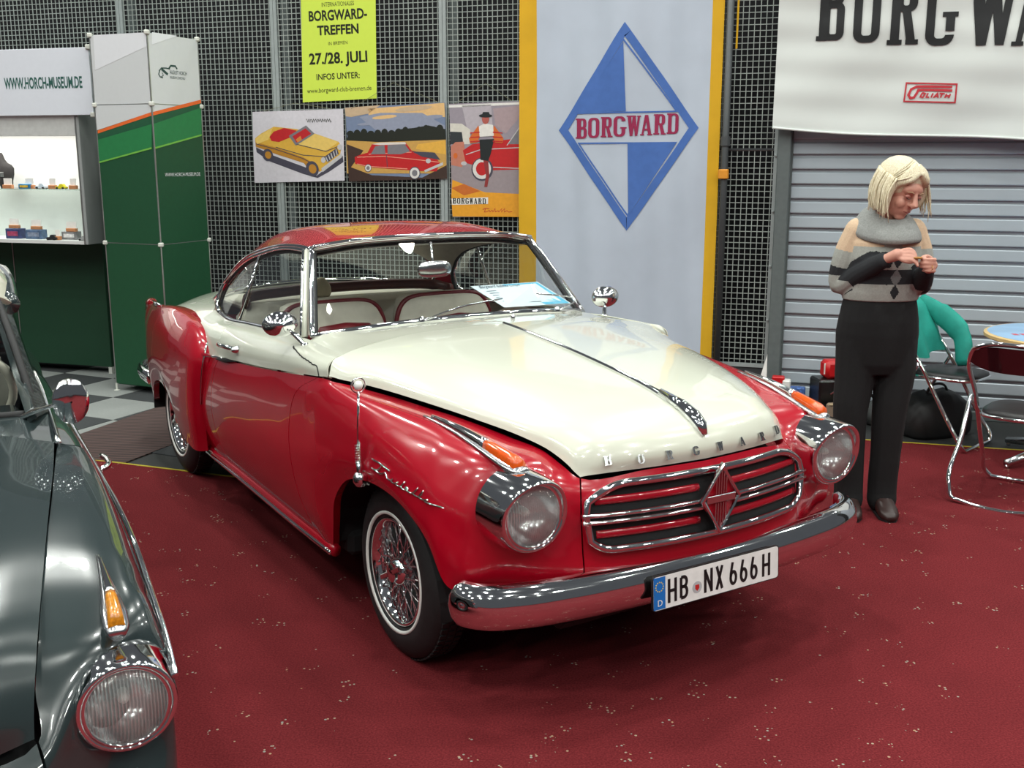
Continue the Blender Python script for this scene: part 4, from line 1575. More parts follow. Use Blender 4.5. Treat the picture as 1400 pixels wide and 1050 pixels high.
def saloon():
    G = skin(GS, 5, 5)
    nose = G[:2 * 5 + 1]
    nose = np.concatenate([mirror(nose[:0:-1]), nose], axis=0)
    panel('nose_panel', nose, m_slate, sal)
    for sd in (1, -1):
        panel('front_fender', sg(G[10:11 * 5 + 1], sd), m_slate, sal, gap=.005, skirt=.02)
        panel('door', sg(G[55:13 * 5 + 1], sd), m_slate, sal)
        panel('rear_fender', sg(G[65:], sd), m_slate, sal, gap=0)
        st = np.array([(.59, .700, .650), (.45, .708, .680), (.306, .710, .712), (.052, .710, .770), (-.20, .710, .787), (-.5, .710, .787), (-.9, .710, .78), (-1.5, .708, .778)])
        MB().tube(sg(curve(st, 5), sd), .007, 8, flat=1.0).build('side_strip', m_chrome, sal, smooth=True)
        bl = np.array([(-.50, .607, .890), (-.8, .616, .904), (-1.143, .626, .908), (-1.6, .63, .908)])
        MB().tube(sg(curve(bl, 5), sd), .008, 8).build('belt_strip', m_chrome, sal, smooth=True)
        # handle
        b = MB()
        b.tube(curve([(-.62, sd * .705, .755), (-.64, sd * .745, .765), (-.72, sd * .758, .765), (-.80, sd * .752, .758)], 4), .009, 8)
        b.lathe([(.018, 0), (.016, .02), (.008, .03)], 12, M=Matrix.Translation((-.62, sd * .70, .755)) @ Matrix.Rotation(-sd * PI / 2, 4, 'X'))
        b.build('door_handle', m_chrome, sal, smooth=True)
        headlight((.612, sd * .600, .614), .080, m_chrome, sal, visor=.004, back=.10)
        indicator([(.28, sd * .603, .819), (.40, sd * .602, .803), (.50, sd * .600, .785), (.585, sd * .597, .758)], sal, w=.026, m_l=m_amber2)
        # windscreen pillar
        P = [[(-.70, .57, .925), (-.83, .615, .912)], [(-.93, .552, 1.045), (-1.03, .585, 1.03)], [(-1.12, .525, 1.215), (-1.20, .55, 1.20)]]
        panel('windscreen_pillar', sg(skin(P, 5, 4), sd), m_slate, sal, gap=0, skirt=.03)
        # rear pillars and side window line
        MB().tube(sg(curve([(-1.20, .55, 1.20), (-1.5, .56, 1.24), (-2.0, .55, 1.22), (-2.35, .55, 1.02), (-2.45, .57, .90)], 6), sd), .035, 8).build('roof_rail', m_slate, sal, smooth=True)
        W = np.array([[b_ * (1 - t) + a * t for t in (0, .5, 1)] for a, b_ in zip(curve([(-1.20, .55, 1.19), (-1.5, .56, 1.23), (-2.0, .55, 1.21), (-2.35, .55, 1.02)], 4), curve([(-.86, .61, .908), (-1.3, .62, .905), (-1.8, .62, .905), (-2.35, .57, .90)], 4))])
        MB().grid(sg(W, sd)).build('side_window', m_glass, sal, smooth=True)
    panel('bonnet', full(skin(GH, 5, 5)), m_slate, sal, gap=.005, skirt=.03)
    sc = [[(-.50, 0, .951), (-.505, .20, .948), (-.515, .42, .933), (-.53, .60, .884)],
          [(-.58, 0, .958), (-.59, .2, .955), (-.62, .41, .938), (-.68, .606, .893)],
          [(-.645, 0, .964), (-.655, .2, .961), (-.685, .40, .944), (-.83, .612, .908)]]
    panel('scuttle', full(skin(sc, 4, 5)), m_slate, sal, gap=0, skirt=.01)
    mid = [tuple((np.array(a) + np.array(b_)) / 2 + np.array([.03, 0, .012])) for a, b_ in zip(GWB, GWT)]
    WG = skin([GWB, mid, GWT], 5, 5)
    MB().grid(full(WG)).build('windscreen', m_glass, sal, smooth=True)
    ring = np.concatenate([WG[0, :], WG[1:, -1], WG[-1, -2::-1]])
    ring = np.concatenate([ring, mirror(ring[-2:0:-1])])
    MB().tube(ring, .012, 8, closed=True).build('windscreen_seal', m_rubber, sal, smooth=True)
    rf = [[(-1.02, 0, 1.285), (-1.03, .18, 1.282), (-1.06, .36, 1.268), (-1.15, .52, 1.235), (-1.22, .575, 1.195)],
          [(-1.3, 0, 1.345), (-1.3, .2, 1.342), (-1.32, .38, 1.325), (-1.36, .53, 1.285), (-1.38, .585, 1.235)],
          [(-1.8, 0, 1.36), (-1.8, .2, 1.356), (-1.8, .38, 1.335), (-1.8, .53, 1.29), (-1.8, .585, 1.24)],
          [(-2.25, 0, 1.27), (-2.25, .2, 1.265), (-2.23, .38, 1.24), (-2.18, .52, 1.19), (-2.15, .575, 1.15)]]
    m_roofc = mat('cream_roof_paint', srgb(206, 204, 186), rough=.25, coat=1.0, var=.02)
    panel('roof', full(skin(rf, 5, 5)), m_roofc, sal, gap=0, skirt=.02)
    dk = [[(-2.42, 0, .96), (-2.42, .3, .95), (-2.42, .59, .91)], [(-2.7, 0, .90), (-2.7, .3, .89), (-2.7, .57, .835)], [(-3.0, 0, .79), (-2.99, .2, .785), (-2.95, .38, .77)]]
    panel('boot_lid', full(skin(dk, 5, 5)), m_slate, sal, gap=0)
    rw = [[(-2.25, 0, 1.262), (-2.23, .38, 1.232), (-2.18, .52, 1.185)], [(-2.42, 0, .965), (-2.42, .3, .955), (-2.42, .57, .915)]]
    MB().grid(full(skin(rw, 5, 5))).build('rear_window', m_glass, sal, smooth=True)
    b = MB()
    b.box((-1.25, 0, .30), (1.7, 1.30, .12), .02)
    b.box((.18, 0, .44), (.90, .90, .30), .03)
    b.box((-2.5, 0, .50), (.9, .9, .3), .03)
    b.box((-.62, 0, .60), (.05, 1.24, .56))
    b.build('underbody', m_dark, sal)
    MB().box((-.86, 0, .86), (.22, 1.10, .12), .03).build('dashboard', m_slate, sal)
    cl = mat('grey_cloth', srgb(120, 118, 108), rough=.8)
    for y in (-.3, .3):
        MB().box((-1.55, y, .70), (.14, .5, .56), .05).build('seat_back', cl, sal)
        MB().box((-1.3, y, .45), (.5, .5, .14), .05).build('seat_cushion', cl, sal)
    MB().box((-2.2, 0, .66), (.14, 1.1, .5), .05).build('rear_seat', cl, sal)
    M = Matrix.Translation((-1.02, .34, .95)) @ Matrix.Rotation(math.radians(-58), 4, 'Y')
    w = MB()
    w.tube([(.19 * math.cos(a), .19 * math.sin(a), 0) for a in np.linspace(0, 2 * PI, 33)[:-1]], .013, 8, closed=True, M=M)
    w.tube([(-.19, 0, 0), (0, 0, -.02), (.19, 0, 0)], .010, 6, M=M)
    w.lathe([(.055, -.02), (.05, .01), (.001, .018)], 20, M=M)
    w.build('steering_wheel', m_seat, sal, smooth=True)
    side_mirror((-.768, .512, .905), (-.570, .655, .990), sal, 1, r=(.050, .066), flat=.25)
    for sd in (1, -1):
        for x in (.12, -2.15):
            M = Matrix.Translation((x, sd * .58, .29)) @ Matrix.Rotation(-sd * PI / 2, 4, 'X')
            t = MB().lathe([(.17, .04), (.19, .07), (.24, .075), (.28, .05), (.29, .02), (.29, -.02), (.28, -.05), (.24, -.075), (.17, -.04)], 40, M=M).build('tyre', m_rubber, sal, smooth=True)
            MB().lathe([(.175, .055), (.165, .05), (.13, .03), (.10, .055), (.05, .068), (.001, .07)], 32, M=M).build('hubcap', m_chrome, t, smooth=True)
    gr = MB().grid(np.array([[(.772 - .25 * y * y, y, z) for z in np.linspace(.42, .54, 5)] for y in np.linspace(-.34, .34, 21)])).build('grille', m_dark, sal)
    for z in (.425, .455, .485, .515, .54):
        MB().tube([(.782 - .25 * y * y, y, z) for y in np.linspace(-.35, .35, 21)], .007, 8).build('grille_bar', m_chrome, gr, smooth=True)
    # front bumper
    hb = [(.60, .72, .34), (.66, .71, .34), (.73, .62, .34), (.79, .40, .34), (.81, .2, .34)]
    pts = np.array([(a, -y, z) for a, y, z in hb] + [(.815, 0, .34)] + hb[::-1])
    MB().tube(curve(pts, 5), .06, 12, flat=.5, up=(0, 0, 1)).build('front_bumper', m_chrome, sal, smooth=True)


saloon()

# ------------------------------------------------------------------ museum stand: tower, header, display case
SU = np.array([-.9135, .4069, 0.0])     # along the left face, away from the fold
SV = np.array([.4069, .9135, 0.0])      # along the right face, away from the fold
S0 = np.array([-2.425, 7.505, 0.0])     # fold edge on the floor
ST = .50


def tower():
    t = thing('exhibition_tower', 'green and white folding corner tower of the museum stand', 'stand', tuple(S0))
    green = mat('tower_green', srgb(22, 74, 46), rough=.55, var=.05)
    gmid = mat('tower_green_mid', srgb(34, 120, 68), rough=.55, var=.04)
    gdark = mat('tower_green_deep', srgb(28, 84, 56), rough=.55, var=.04)
    glime = mat('tower_lime', srgb(110, 176, 70), rough=.55)
    orange = mat('tower_orange', srgb(226, 104, 42), rough=.55)
    white = mat('tower_white', srgb(206, 210, 212), rough=.5, var=.01)
    white2 = mat('tower_white_bright', srgb(224, 227, 232), rough=.5, var=.01)
    zt = 2.481
    core = MB()
    c = (SU + SV) * ST / 2
    R = Matrix.Rotation(math.atan2(SU[1], SU[0]), 4, 'Z')
    core.box((0, 0, (zt + .05) / 2), (ST - .02, ST - .02, zt - .05), M=Matrix.Translation(Vector(c)) @ R)
    core.build('core', green, t)
    lines = [.055, 1.075, 2.02, zt]
    for nm, e, sgn in (('left', SU, 1), ('right', SV, -1)):
        n = -SV if nm == 'left' else -SU
        Mf = frame_matrix((0, 0, 0), tuple(-e if nm == 'left' else e), (0, 0, 1))   # x to the right in view, y up, z out
        off = ST if nm == 'left' else 0.0      # x of the fold in local units
        Mf = Matrix.Translation(Vector(e * (ST if nm == 'left' else 0))) @ Mf.to_3x3().to_4x4()

        def loc(px, py, d=.004):
            P = at_plane(px, py, S0, n) - S0
            q = Mf.inverted() @ Vector(P)
            return (min(max(q.x, .0), ST), q.y)
        for k in range(3):
            MB().box((ST / 2, (lines[k] + lines[k + 1]) / 2, 0), (ST - .004, lines[k + 1] - lines[k] - .006, .006), M=Mf).build('panel', white if k == 2 else green, t)
        # print
        if nm == 'left':
            L, Rr = 134.5, 208.0
            o_t, o_b = ((L, 178.3), (Rr, 153.2)), ((L, 182.5), (Rr, 158.0))
            d_b = ((L, 191), (Rr, 169.5))
            l_t, l_b = ((L, 221.0), (Rr, 201.2)), ((L, 223.2), (Rr, 203.6))
            edge = [(L, 160), (Rr, 150)]
            w2 = [(128, 48), (206, 44), (203.5, 63), (131, 96)]
        else:
            L, Rr = 208.0, 275.0
            o_t, o_b = ((L, 153.2), (Rr, 136.3)), ((L, 158.0), (Rr, 141.0))
            d_b = ((L, 169.5), (Rr, 147))
            l_t, l_b = ((L, 201.2), (Rr, 183.5)), ((L, 203.6), (Rr, 185.6))
            w2 = [(207, 44), (242, 49), (207, 61)]

        def poly(pts, m, z, name):
            b = MB()
            b.prism([loc(*p) for p in pts], z, z + .0004, M=Mf)
            b.build(name, m, t)
        # white continues on the middle panel down to the orange stripe
        jt = [loc(L, 148 if nm == 'left' else 148), loc(Rr, 148)]
        zj = lines[2] - .003
        a0, a1 = loc(*o_t[0]), loc(*o_t[1])
        wh = [(0, zj), (0, a0[1]), (ST, a1[1]), (ST, zj)] if nm == 'left' else [(0, zj), (0, a0[1]), (ST * (a0[1] - zj) / (a0[1] - a1[1]), zj)]
        if nm == 'left':
            MB().prism([(0, zj), (ST, zj), (ST, min(a1[1], zj - .001)), (0, a0[1])][::-1], .0032, .0036, M=Mf).build('white_print', white, t)
        else:
            MB().prism([(0, zj), (0, a0[1]), (min(ST, ST * (a0[1] - zj) / (a0[1] - a1[1])), zj)], .0032, .0036, M=Mf).build('white_print', white, t)
        poly([o_t[0], o_b[0], o_b[1], o_t[1]], orange, .0048, 'orange_stripe')
        poly([o_b[0], d_b[0], d_b[1], o_b[1]], gdark, .0042, 'deep_green_stripe')
        poly([d_b[0], l_t[0], l_t[1], d_b[1]], gmid, .0039, 'mid_green_field')
        poly([l_t[0], l_b[0], l_b[1], l_t[1]], glime, .0048, 'lime_line')
        poly(w2, white2, .0036, 'bright_white_field')
        if nm == 'right':
            ink = mat('dark_green_ink', srgb(40, 70, 66), rough=.6)
            # green print climbing on the upper panel right of the stripe
            xs_ = ST * (a0[1] - zj) / (a0[1] - a1[1])
            w = MB()
            x0, z0 = loc(218, 106)
            x1, z1 = loc(265, 92)
            sx, sz = (x1 - x0), (z1 - z0)
            P = lambda u, v: (x0 - .01 + u * .25, z0 + v * .055)
            lo = MB()
            stroke_path(lo, [P(.02, .75), P(.12, 1.15), P(.30, 1.2), P(.46, 1.15)], .008, Mf, .0042)
            stroke_path(lo, [P(.42, 1.2), P(.5, 1.55), P(.68, 1.55), P(.75, 1.2)], .012, Mf, .0042)
            stroke_path(lo, [P(.12, 1.05), P(.24, .75), P(.36, .45)], .018, Mf, .0042)
            stroke_path(lo, [P(.16, .0), P(.05, .1), P(.0, .4), P(.05, .8)], .008, Mf, .0042)
            stroke_path(lo, [P(.10, .1), P(.18, .3), P(.14, .6)], .006, Mf, .0042)
            lo.build('museum_logo', ink, t)
            text_obj('logo_line', 'AUGUST HORCH', ink, .036, t, Mf @ Matrix.Translation((x0 + .10, z0 + .030, .0044)), xs=.62)
            text_obj('logo_line', 'MUSEUM ZWICKAU', ink, .024, t, Mf @ Matrix.Translation((x0 + .10, z0 + .0, .0044)), xs=.72)
            x2, z2 = loc(225, 241.5)
            text_obj('web_address', 'WWW.HORCH-MUSEUM.DE', white2, .036, t, Mf @ Matrix.Translation((x2, z2, .0052)), xs=.80)
        # horizontal joint rods
    m_rod = mat('silver_rod', srgb(170, 174, 172), rough=.3, metal=.8)
    for P in (SU * ST, SU * 0, SV * ST):
        MB().tube([P + np.array([0, 0, .04]), P + np.array([0, 0, zt])], .006, 8).build('edge_rod', m_rod, t)
        MB().lathe([(.022, 0), (.022, .006), (.008, .01), (.008, .06)], 12, M=Matrix.Translation(Vector(P))).build('foot', mat('foot_white', srgb(206, 208, 200), rough=.5), t)
        for z in lines[1:]:
            MB().box((P[0], P[1], z), (.034, .034, .03), .006).build('connector', mat('foot_white', srgb(206, 208, 200)), t)
    for z in lines[1:3]:
        for a, b_ in ((SU * ST, SU * 0), (SU * 0, SV * ST)):
            MB().tube([a + np.array([0, 0, z]), b_ + np.array([0, 0, z])], .004, 6).build('joint_rod', m_rod, t)


# display case frame: local x right along the stand, y up, z towards the viewer
BE = np.array([.961, -.276, 0.0])
BN = np.array([-.276, -.961, 0.0])
B0 = np.array([-3.127, 8.294, 0.0])


def case_loc(px, py, off):
    P = at_plane(px, py, B0 + BN * off, BN) - B0
    return float(P @ BE), float(P[2])


def stand_case():
    BM = Matrix(((BE[0], 0, BN[0], B0[0]), (BE[1], 0, BN[1], B0[1]), (0, 1, 0, 0), (0, 0, 0, 1)))
    green = mat('base_green', srgb(18, 60, 38), rough=.6, var=.05)
    white = mat('case_white', srgb(214, 216, 214), rough=.5, var=.01)
    grey = mat('case_grey', srgb(150, 154, 154), rough=.5, var=.02)
    OFF = .36

    def root(name, label, cat, group=None):
        o = thing(name, label, cat, group=group)
        o.matrix_world = BM.copy()
        return o
    W = 2.6
    # base cabinet
    xb, _ = case_loc(153, 502, 0)
    b = root('green_counter', 'dark green counter under the lit display case', 'counter')
    zb0, zb1 = .06, case_loc(142, 333, 0)[1]
    xsplit = case_loc(25, 420, 0)[0]
    MB().box(((xsplit + xb) / 2, (zb0 + zb1) / 2, -.09), (xb - xsplit - .004, zb1 - zb0, .18), .003).build('front_panel', green, b)
    MB().box((xsplit - .8, (zb0 + zb1) / 2, -.09), (1.6 - .004, zb1 - zb0, .18), .003).build('front_panel', green, b)
    MB().tube([(xsplit, zb0, .002), (xsplit, zb1, .002)], .004, 6).build('joint_rod', mat('silver_rod', srgb(170, 174, 172)), b)
    f = MB()
    f.box((xb - .02, .03, -.02), (.03, .06, .03))
    f.build('foot', mat('foot_white', srgb(206, 208, 200)), b)
    # case shell
    xr, z0 = case_loc(121, 334.5, OFF)
    z1 = case_loc(105, 157, OFF)[1] + .02
    c = root('display_case', 'white lit display case with glass shelf left of the green tower', 'display case')
    xl = xr - W
    MB().box((xr - .012, (z0 + z1) / 2, OFF / 2), (.024, z1 - z0, OFF), .002).build('side_wall', grey, c)
    MB().box((xl + .012, (z0 + z1) / 2, OFF / 2), (.024, z1 - z0, OFF), .002).build('side_wall', grey, c)
    MB().box(((xl + xr) / 2, (z0 + z1) / 2, .01), (W, z1 - z0, .02)).build('back_wall', white, c)
    MB().box(((xl + xr) / 2, z0 + .012, OFF / 2), (W - .05, .024, OFF - .001)).build('case_floor', white, c)
    MB().box(((xl + xr) / 2, z1 - .01, OFF / 2), (W - .05, .02, OFF - .001)).build('case_top', white, c)
    zf = case_loc(60, 186, OFF)[1]
    MB().box(((xl + xr) / 2, (zf + z1) / 2, OFF - .012), (W - .05, z1 - zf, .02), .002).build('fascia', mat('fascia_grey', srgb(196, 198, 196), rough=.5), c)
    zs = case_loc(60, 259, OFF - .05)[1]
    MB().box(((xl + xr) / 2, zs, OFF / 2), (W - .05, .008, OFF - .05)).build('glass_shelf', glass_mat('shelf_glass', tint=(.86, .93, .90)), c)
    fr = MB()
    fr.box((xr - .030, (z0 + z1) / 2, OFF - .006), (.012, z1 - z0, .012))
    fr.build('front_edge', mat('silver_rod', srgb(170, 174, 172)), c)
    # the case's own lamp behind the fascia
    tb = MB().tube([(xl + .05, zf + .03, OFF - .06), (xr - .05, zf + .03, OFF - .06)], .012, 10).build('lamp_tube', mat('lamp_tube_glow', (1, 1, 1), emit=(1, .96, .88), estr=4.0), c)
    ld = bpy.data.lights.new('case_lamp', 'AREA')
    ld.shape = 'RECTANGLE'
    ld.size = W * .9
    ld.size_y = .10
    ld.energy = 13
    ld.color = (1, .96, .9)
    lo = bpy.data.objects.new('case_lamp', ld)
    lo.matrix_world = BM @ Matrix.Translation(((xl + xr) / 2, zf + .015, OFF - .10)) @ Matrix.Rotation(math.radians(-90 + 8), 4, 'X')
    COL.objects.link(lo)
    # header board
    xh, zh = case_loc(128, 157, OFF + .03)
    zt1 = case_loc(128, 64, OFF + .03)[1]
    h = root('header_board', 'white header board with the museum web address', 'sign')
    MB().box((xh - W / 2, (zh + zt1) / 2, OFF + .02), (W, zt1 - zh, .02), .002).build('board', mat('header_white', srgb(218, 223, 232), rough=.5, var=.01), h)
    x0, y0 = case_loc(7, 122.5, OFF + .03)
    x1, y1 = case_loc(117, 117.5, OFF + .03)
    text_obj('web_address', 'WWW.HORCH-MUSEUM.DE', mat('header_ink', srgb(40, 92, 84), rough=.6), .108, h, BM.to_3x3().to_4x4().inverted() @ BM.to_3x3().to_4x4() @ Matrix.Translation((x0, y0 + .004, OFF + .0312)), xs=(x1 - x0) / 1.42, bold=.003)
    for zz in (zt1, zh):
        MB().box((xh, zz, OFF + .03), (.04, .034, .03), .005).build('connector', mat('foot_white', srgb(206, 208, 200)), h)

    # exhibits
    def item(name, label, cat, px, z, dz_off, group=None):
        x = case_loc(px, 300, OFF - dz_off)[0]
        o = thing(name, label, cat, group=group)
        o.matrix_world = BM @ Matrix.Translation((x, z, OFF - dz_off))
        return o
    zS, zF = zs + .004, z0 + .024
    bust_m = mat('charcoal_cloth', srgb(42, 40, 40), rough=.85)
    bu = item('bust_form', 'charcoal neck bust on the glass shelf', 'bust', 11, zS, .20)
    secs = []
    for (y, w_, d_, ox) in ((0, .10, .06, .02), (.05, .13, .07, .01), (.10, .17, .08, .005), (.145, .19, .075, 0), (.17, .15, .065, 0), (.185, .10, .06, -.01), (.21, .075, .055, -.02), (.245, .07, .05, -.03), (.26, .05, .04, -.03)):
        secs.append([(ox + w_ / 2 * math.cos(a), y, d_ / 2 * math.sin(a)) for a in np.linspace(0, 2 * PI, 17)[:-1]])
    MB().loft(secs).build('torso', bust_m, bu, smooth=True)
    em = MB()
    em.box((.02, .10, .043), (.03, .035, .003), .001)
    em.build('chest_badge', mat('silver_rod', srgb(170, 174, 172)), bu)
    wd = mat('light_wood', srgb(186, 128, 86), rough=.6)
    card = mat('card_white', srgb(236, 236, 232), rough=.5)

    def card_stand(px, z, lab, w_=.07):
        o = item('card_holder', lab, 'card', px, z, .05, 'white cards in the display case')
        MB().box((0, .014, 0), (w_ + .01, .028, .03), .002).build('wooden_block', wd, o)
        MB().box((0, .05, 0), (w_, .05, .003)).build('card', card, o)
    card_stand(15.5, zS, 'white card on a wooden block before the charcoal bust')
    card_stand(45, zS, 'white card on the shelf behind the blue yellow box')
    card_stand(76, zS, 'white card on a wooden block left of the small yellow car', .05)
    card_stand(104, zS, 'rightmost white card on the glass shelf', .05)

    def carton(px, z, dims, col, lab, dz_=.07, top=None):
        o = item('small_carton', lab, 'box', px, z, dz_)
        MB().box((0, dims[1] / 2, 0), dims, .003).build('carton', mat('carton_' + lab[:14].replace(' ', '_'), srgb(*col), rough=.45, var=.35, scale=28), o)
        MB().box((0, dims[1] / 2, dims[2] / 2 + .001), (dims[0] * .7, dims[1] * .45, .002)).build('carton_label', mat('carton_label_' + lab[:10].replace(' ', '_'), srgb(*(top or (200, 190, 160))), rough=.5, var=.3, scale=40), o)
    carton(40, zS, (.10, .035, .05), (36, 120, 168), 'small blue and yellow box on the glass shelf', .05, (226, 190, 60))
    carton(20, zF, (.13, .075, .07), (52, 62, 104), 'dark blue carton at the left of the case floor', .10, (150, 60, 90))
    carton(48, zF, (.14, .07, .07), (76, 98, 128), 'grey-blue carton in the middle of the case floor', .10, (120, 130, 150))
    carton(96, zF, (.13, .06, .06), (126, 126, 128), 'grey carton at the right of the case floor', .12, (205, 205, 205))

    def card_up(px, z, y, lab):
        o = item('card_holder', lab, 'card', px, z + y, .10, 'white cards in the display case')
        MB().box((0, .012, 0), (.085, .024, .03), .002).build('wooden_block', wd, o)
        MB().box((0, .046, 0), (.085, .05, .003)).build('card', card, o)
    card_up(19, zF, .076, 'white card standing on the dark blue carton')
    card_up(49, zF, .071, 'white card standing on the grey-blue carton')
    card_up(97, zF, .061, 'white card standing on the grey carton')
    card_stand(77, zF, 'white card on the case floor between the cartons', .04)

    def toy(px, z, col, lab, dz_=.06, L=.07):
        o = item('model_car', lab, 'model car', px, z, dz_)
        m = mat('toy_' + lab[:12].replace(' ', '_'), srgb(*col), rough=.3)
        s = []
        for (x, hb, ht) in ((-.5, .2, .42), (-.42, .12, .5), (-.2, .12, .55), (-.08, .12, .95), (.2, .12, .95), (.34, .12, .55), (.46, .14, .5), (.5, .2, .4)):
            s.append([(x * L, hb * L * .45, -.2 * L), (x * L, ht * L * .45, -.17 * L), (x * L, ht * L * .45, .17 * L), (x * L, hb * L * .45, .2 * L)])
        MB().loft(s).build('body', m, o)
        for wx in (-.3, .3):
            for wz in (-.19, .19):
                MB().lathe([(.0005, -.01 * L / .07), (.085 * L, -.01), (.085 * L, .01), (.0005, .01)], 10, M=Matrix.Translation((wx * L, .085 * L, wz * L))).build('wheel', m_rubber, o)
    toy(88, zS, (206, 196, 48), 'small yellow model car on the glass shelf', .05, .085)
    toy(61, zS, (196, 210, 220), 'small white and blue model car on the glass shelf', .05, .09)
    toy(113, zF, (150, 150, 150), 'small grey model car in the right corner of the case', .06, .08)
    toy(70, zF, (40, 40, 44), 'small black model car in front of the cartons', .04, .09)


tower()
stand_case()

# ------------------------------------------------------------------ posters, flag and banner on the mesh
def hung(name, label, cat, px_corners, off, thick, m_sheet):
    """flat sheet from four photo corners (tl, tr, br, bl) laid on the mesh; returns root and local mapper"""
    pts = [wall_sz(*p, off) for p in px_corners]
    s0, z0 = pts[3]
    o = wall_empty(name, label, cat, s0, z0, off)
    loc = lambda px, py: (wall_sz(px, py, off)[0] - s0, wall_sz(px, py, off)[1] - z0)
    return o, loc


def sheet(name, poly, thick, m, par):
    return MB().prism(poly, -thick, 0).build(name, m, par)


CK = lambda x, y: (320 + x / 3.5, y / 3.5)      # enlarged study view of the posters -> photo


def layer(par, loc, pts, m, z, name='print', conv=CK):
    P = [loc(*conv(*p)) for p in pts]
    # orient counter-clockwise
    a = sum(P[i][0] * P[(i + 1) % len(P)][1] - P[(i + 1) % len(P)][0] * P[i][1] for i in range(len(P)))
    if a < 0:
        P = P[::-1]
    b = MB()
    b.add([(p[0], p[1], z) for p in P], [tuple(range(len(P)))])
    return b.build(name, m, par)


def ell(cx, cy, rx, ry, n=20, rot=0.0):
    r = []
    for k in range(n):
        a = 2 * PI * k / n
        x, y = rx * math.cos(a), ry * math.sin(a)
        r.append((cx + x * math.cos(rot) - y * math.sin(rot), cy + x * math.sin(rot) + y * math.cos(rot)))
    return r


def ink(name, *rgb):
    return mat('ink_' + name, srgb(*rgb), rough=.45, var=.05, scale=40)


def string_v(par, loc, a, top, b_, z=.004):
    P = [loc(*a), loc(*top), loc(*b_)]
    MB().tube([(p[0], p[1], z) for p in P], .0015, 5).build('hanging_cord', ink('cord', 120, 120, 90), par)


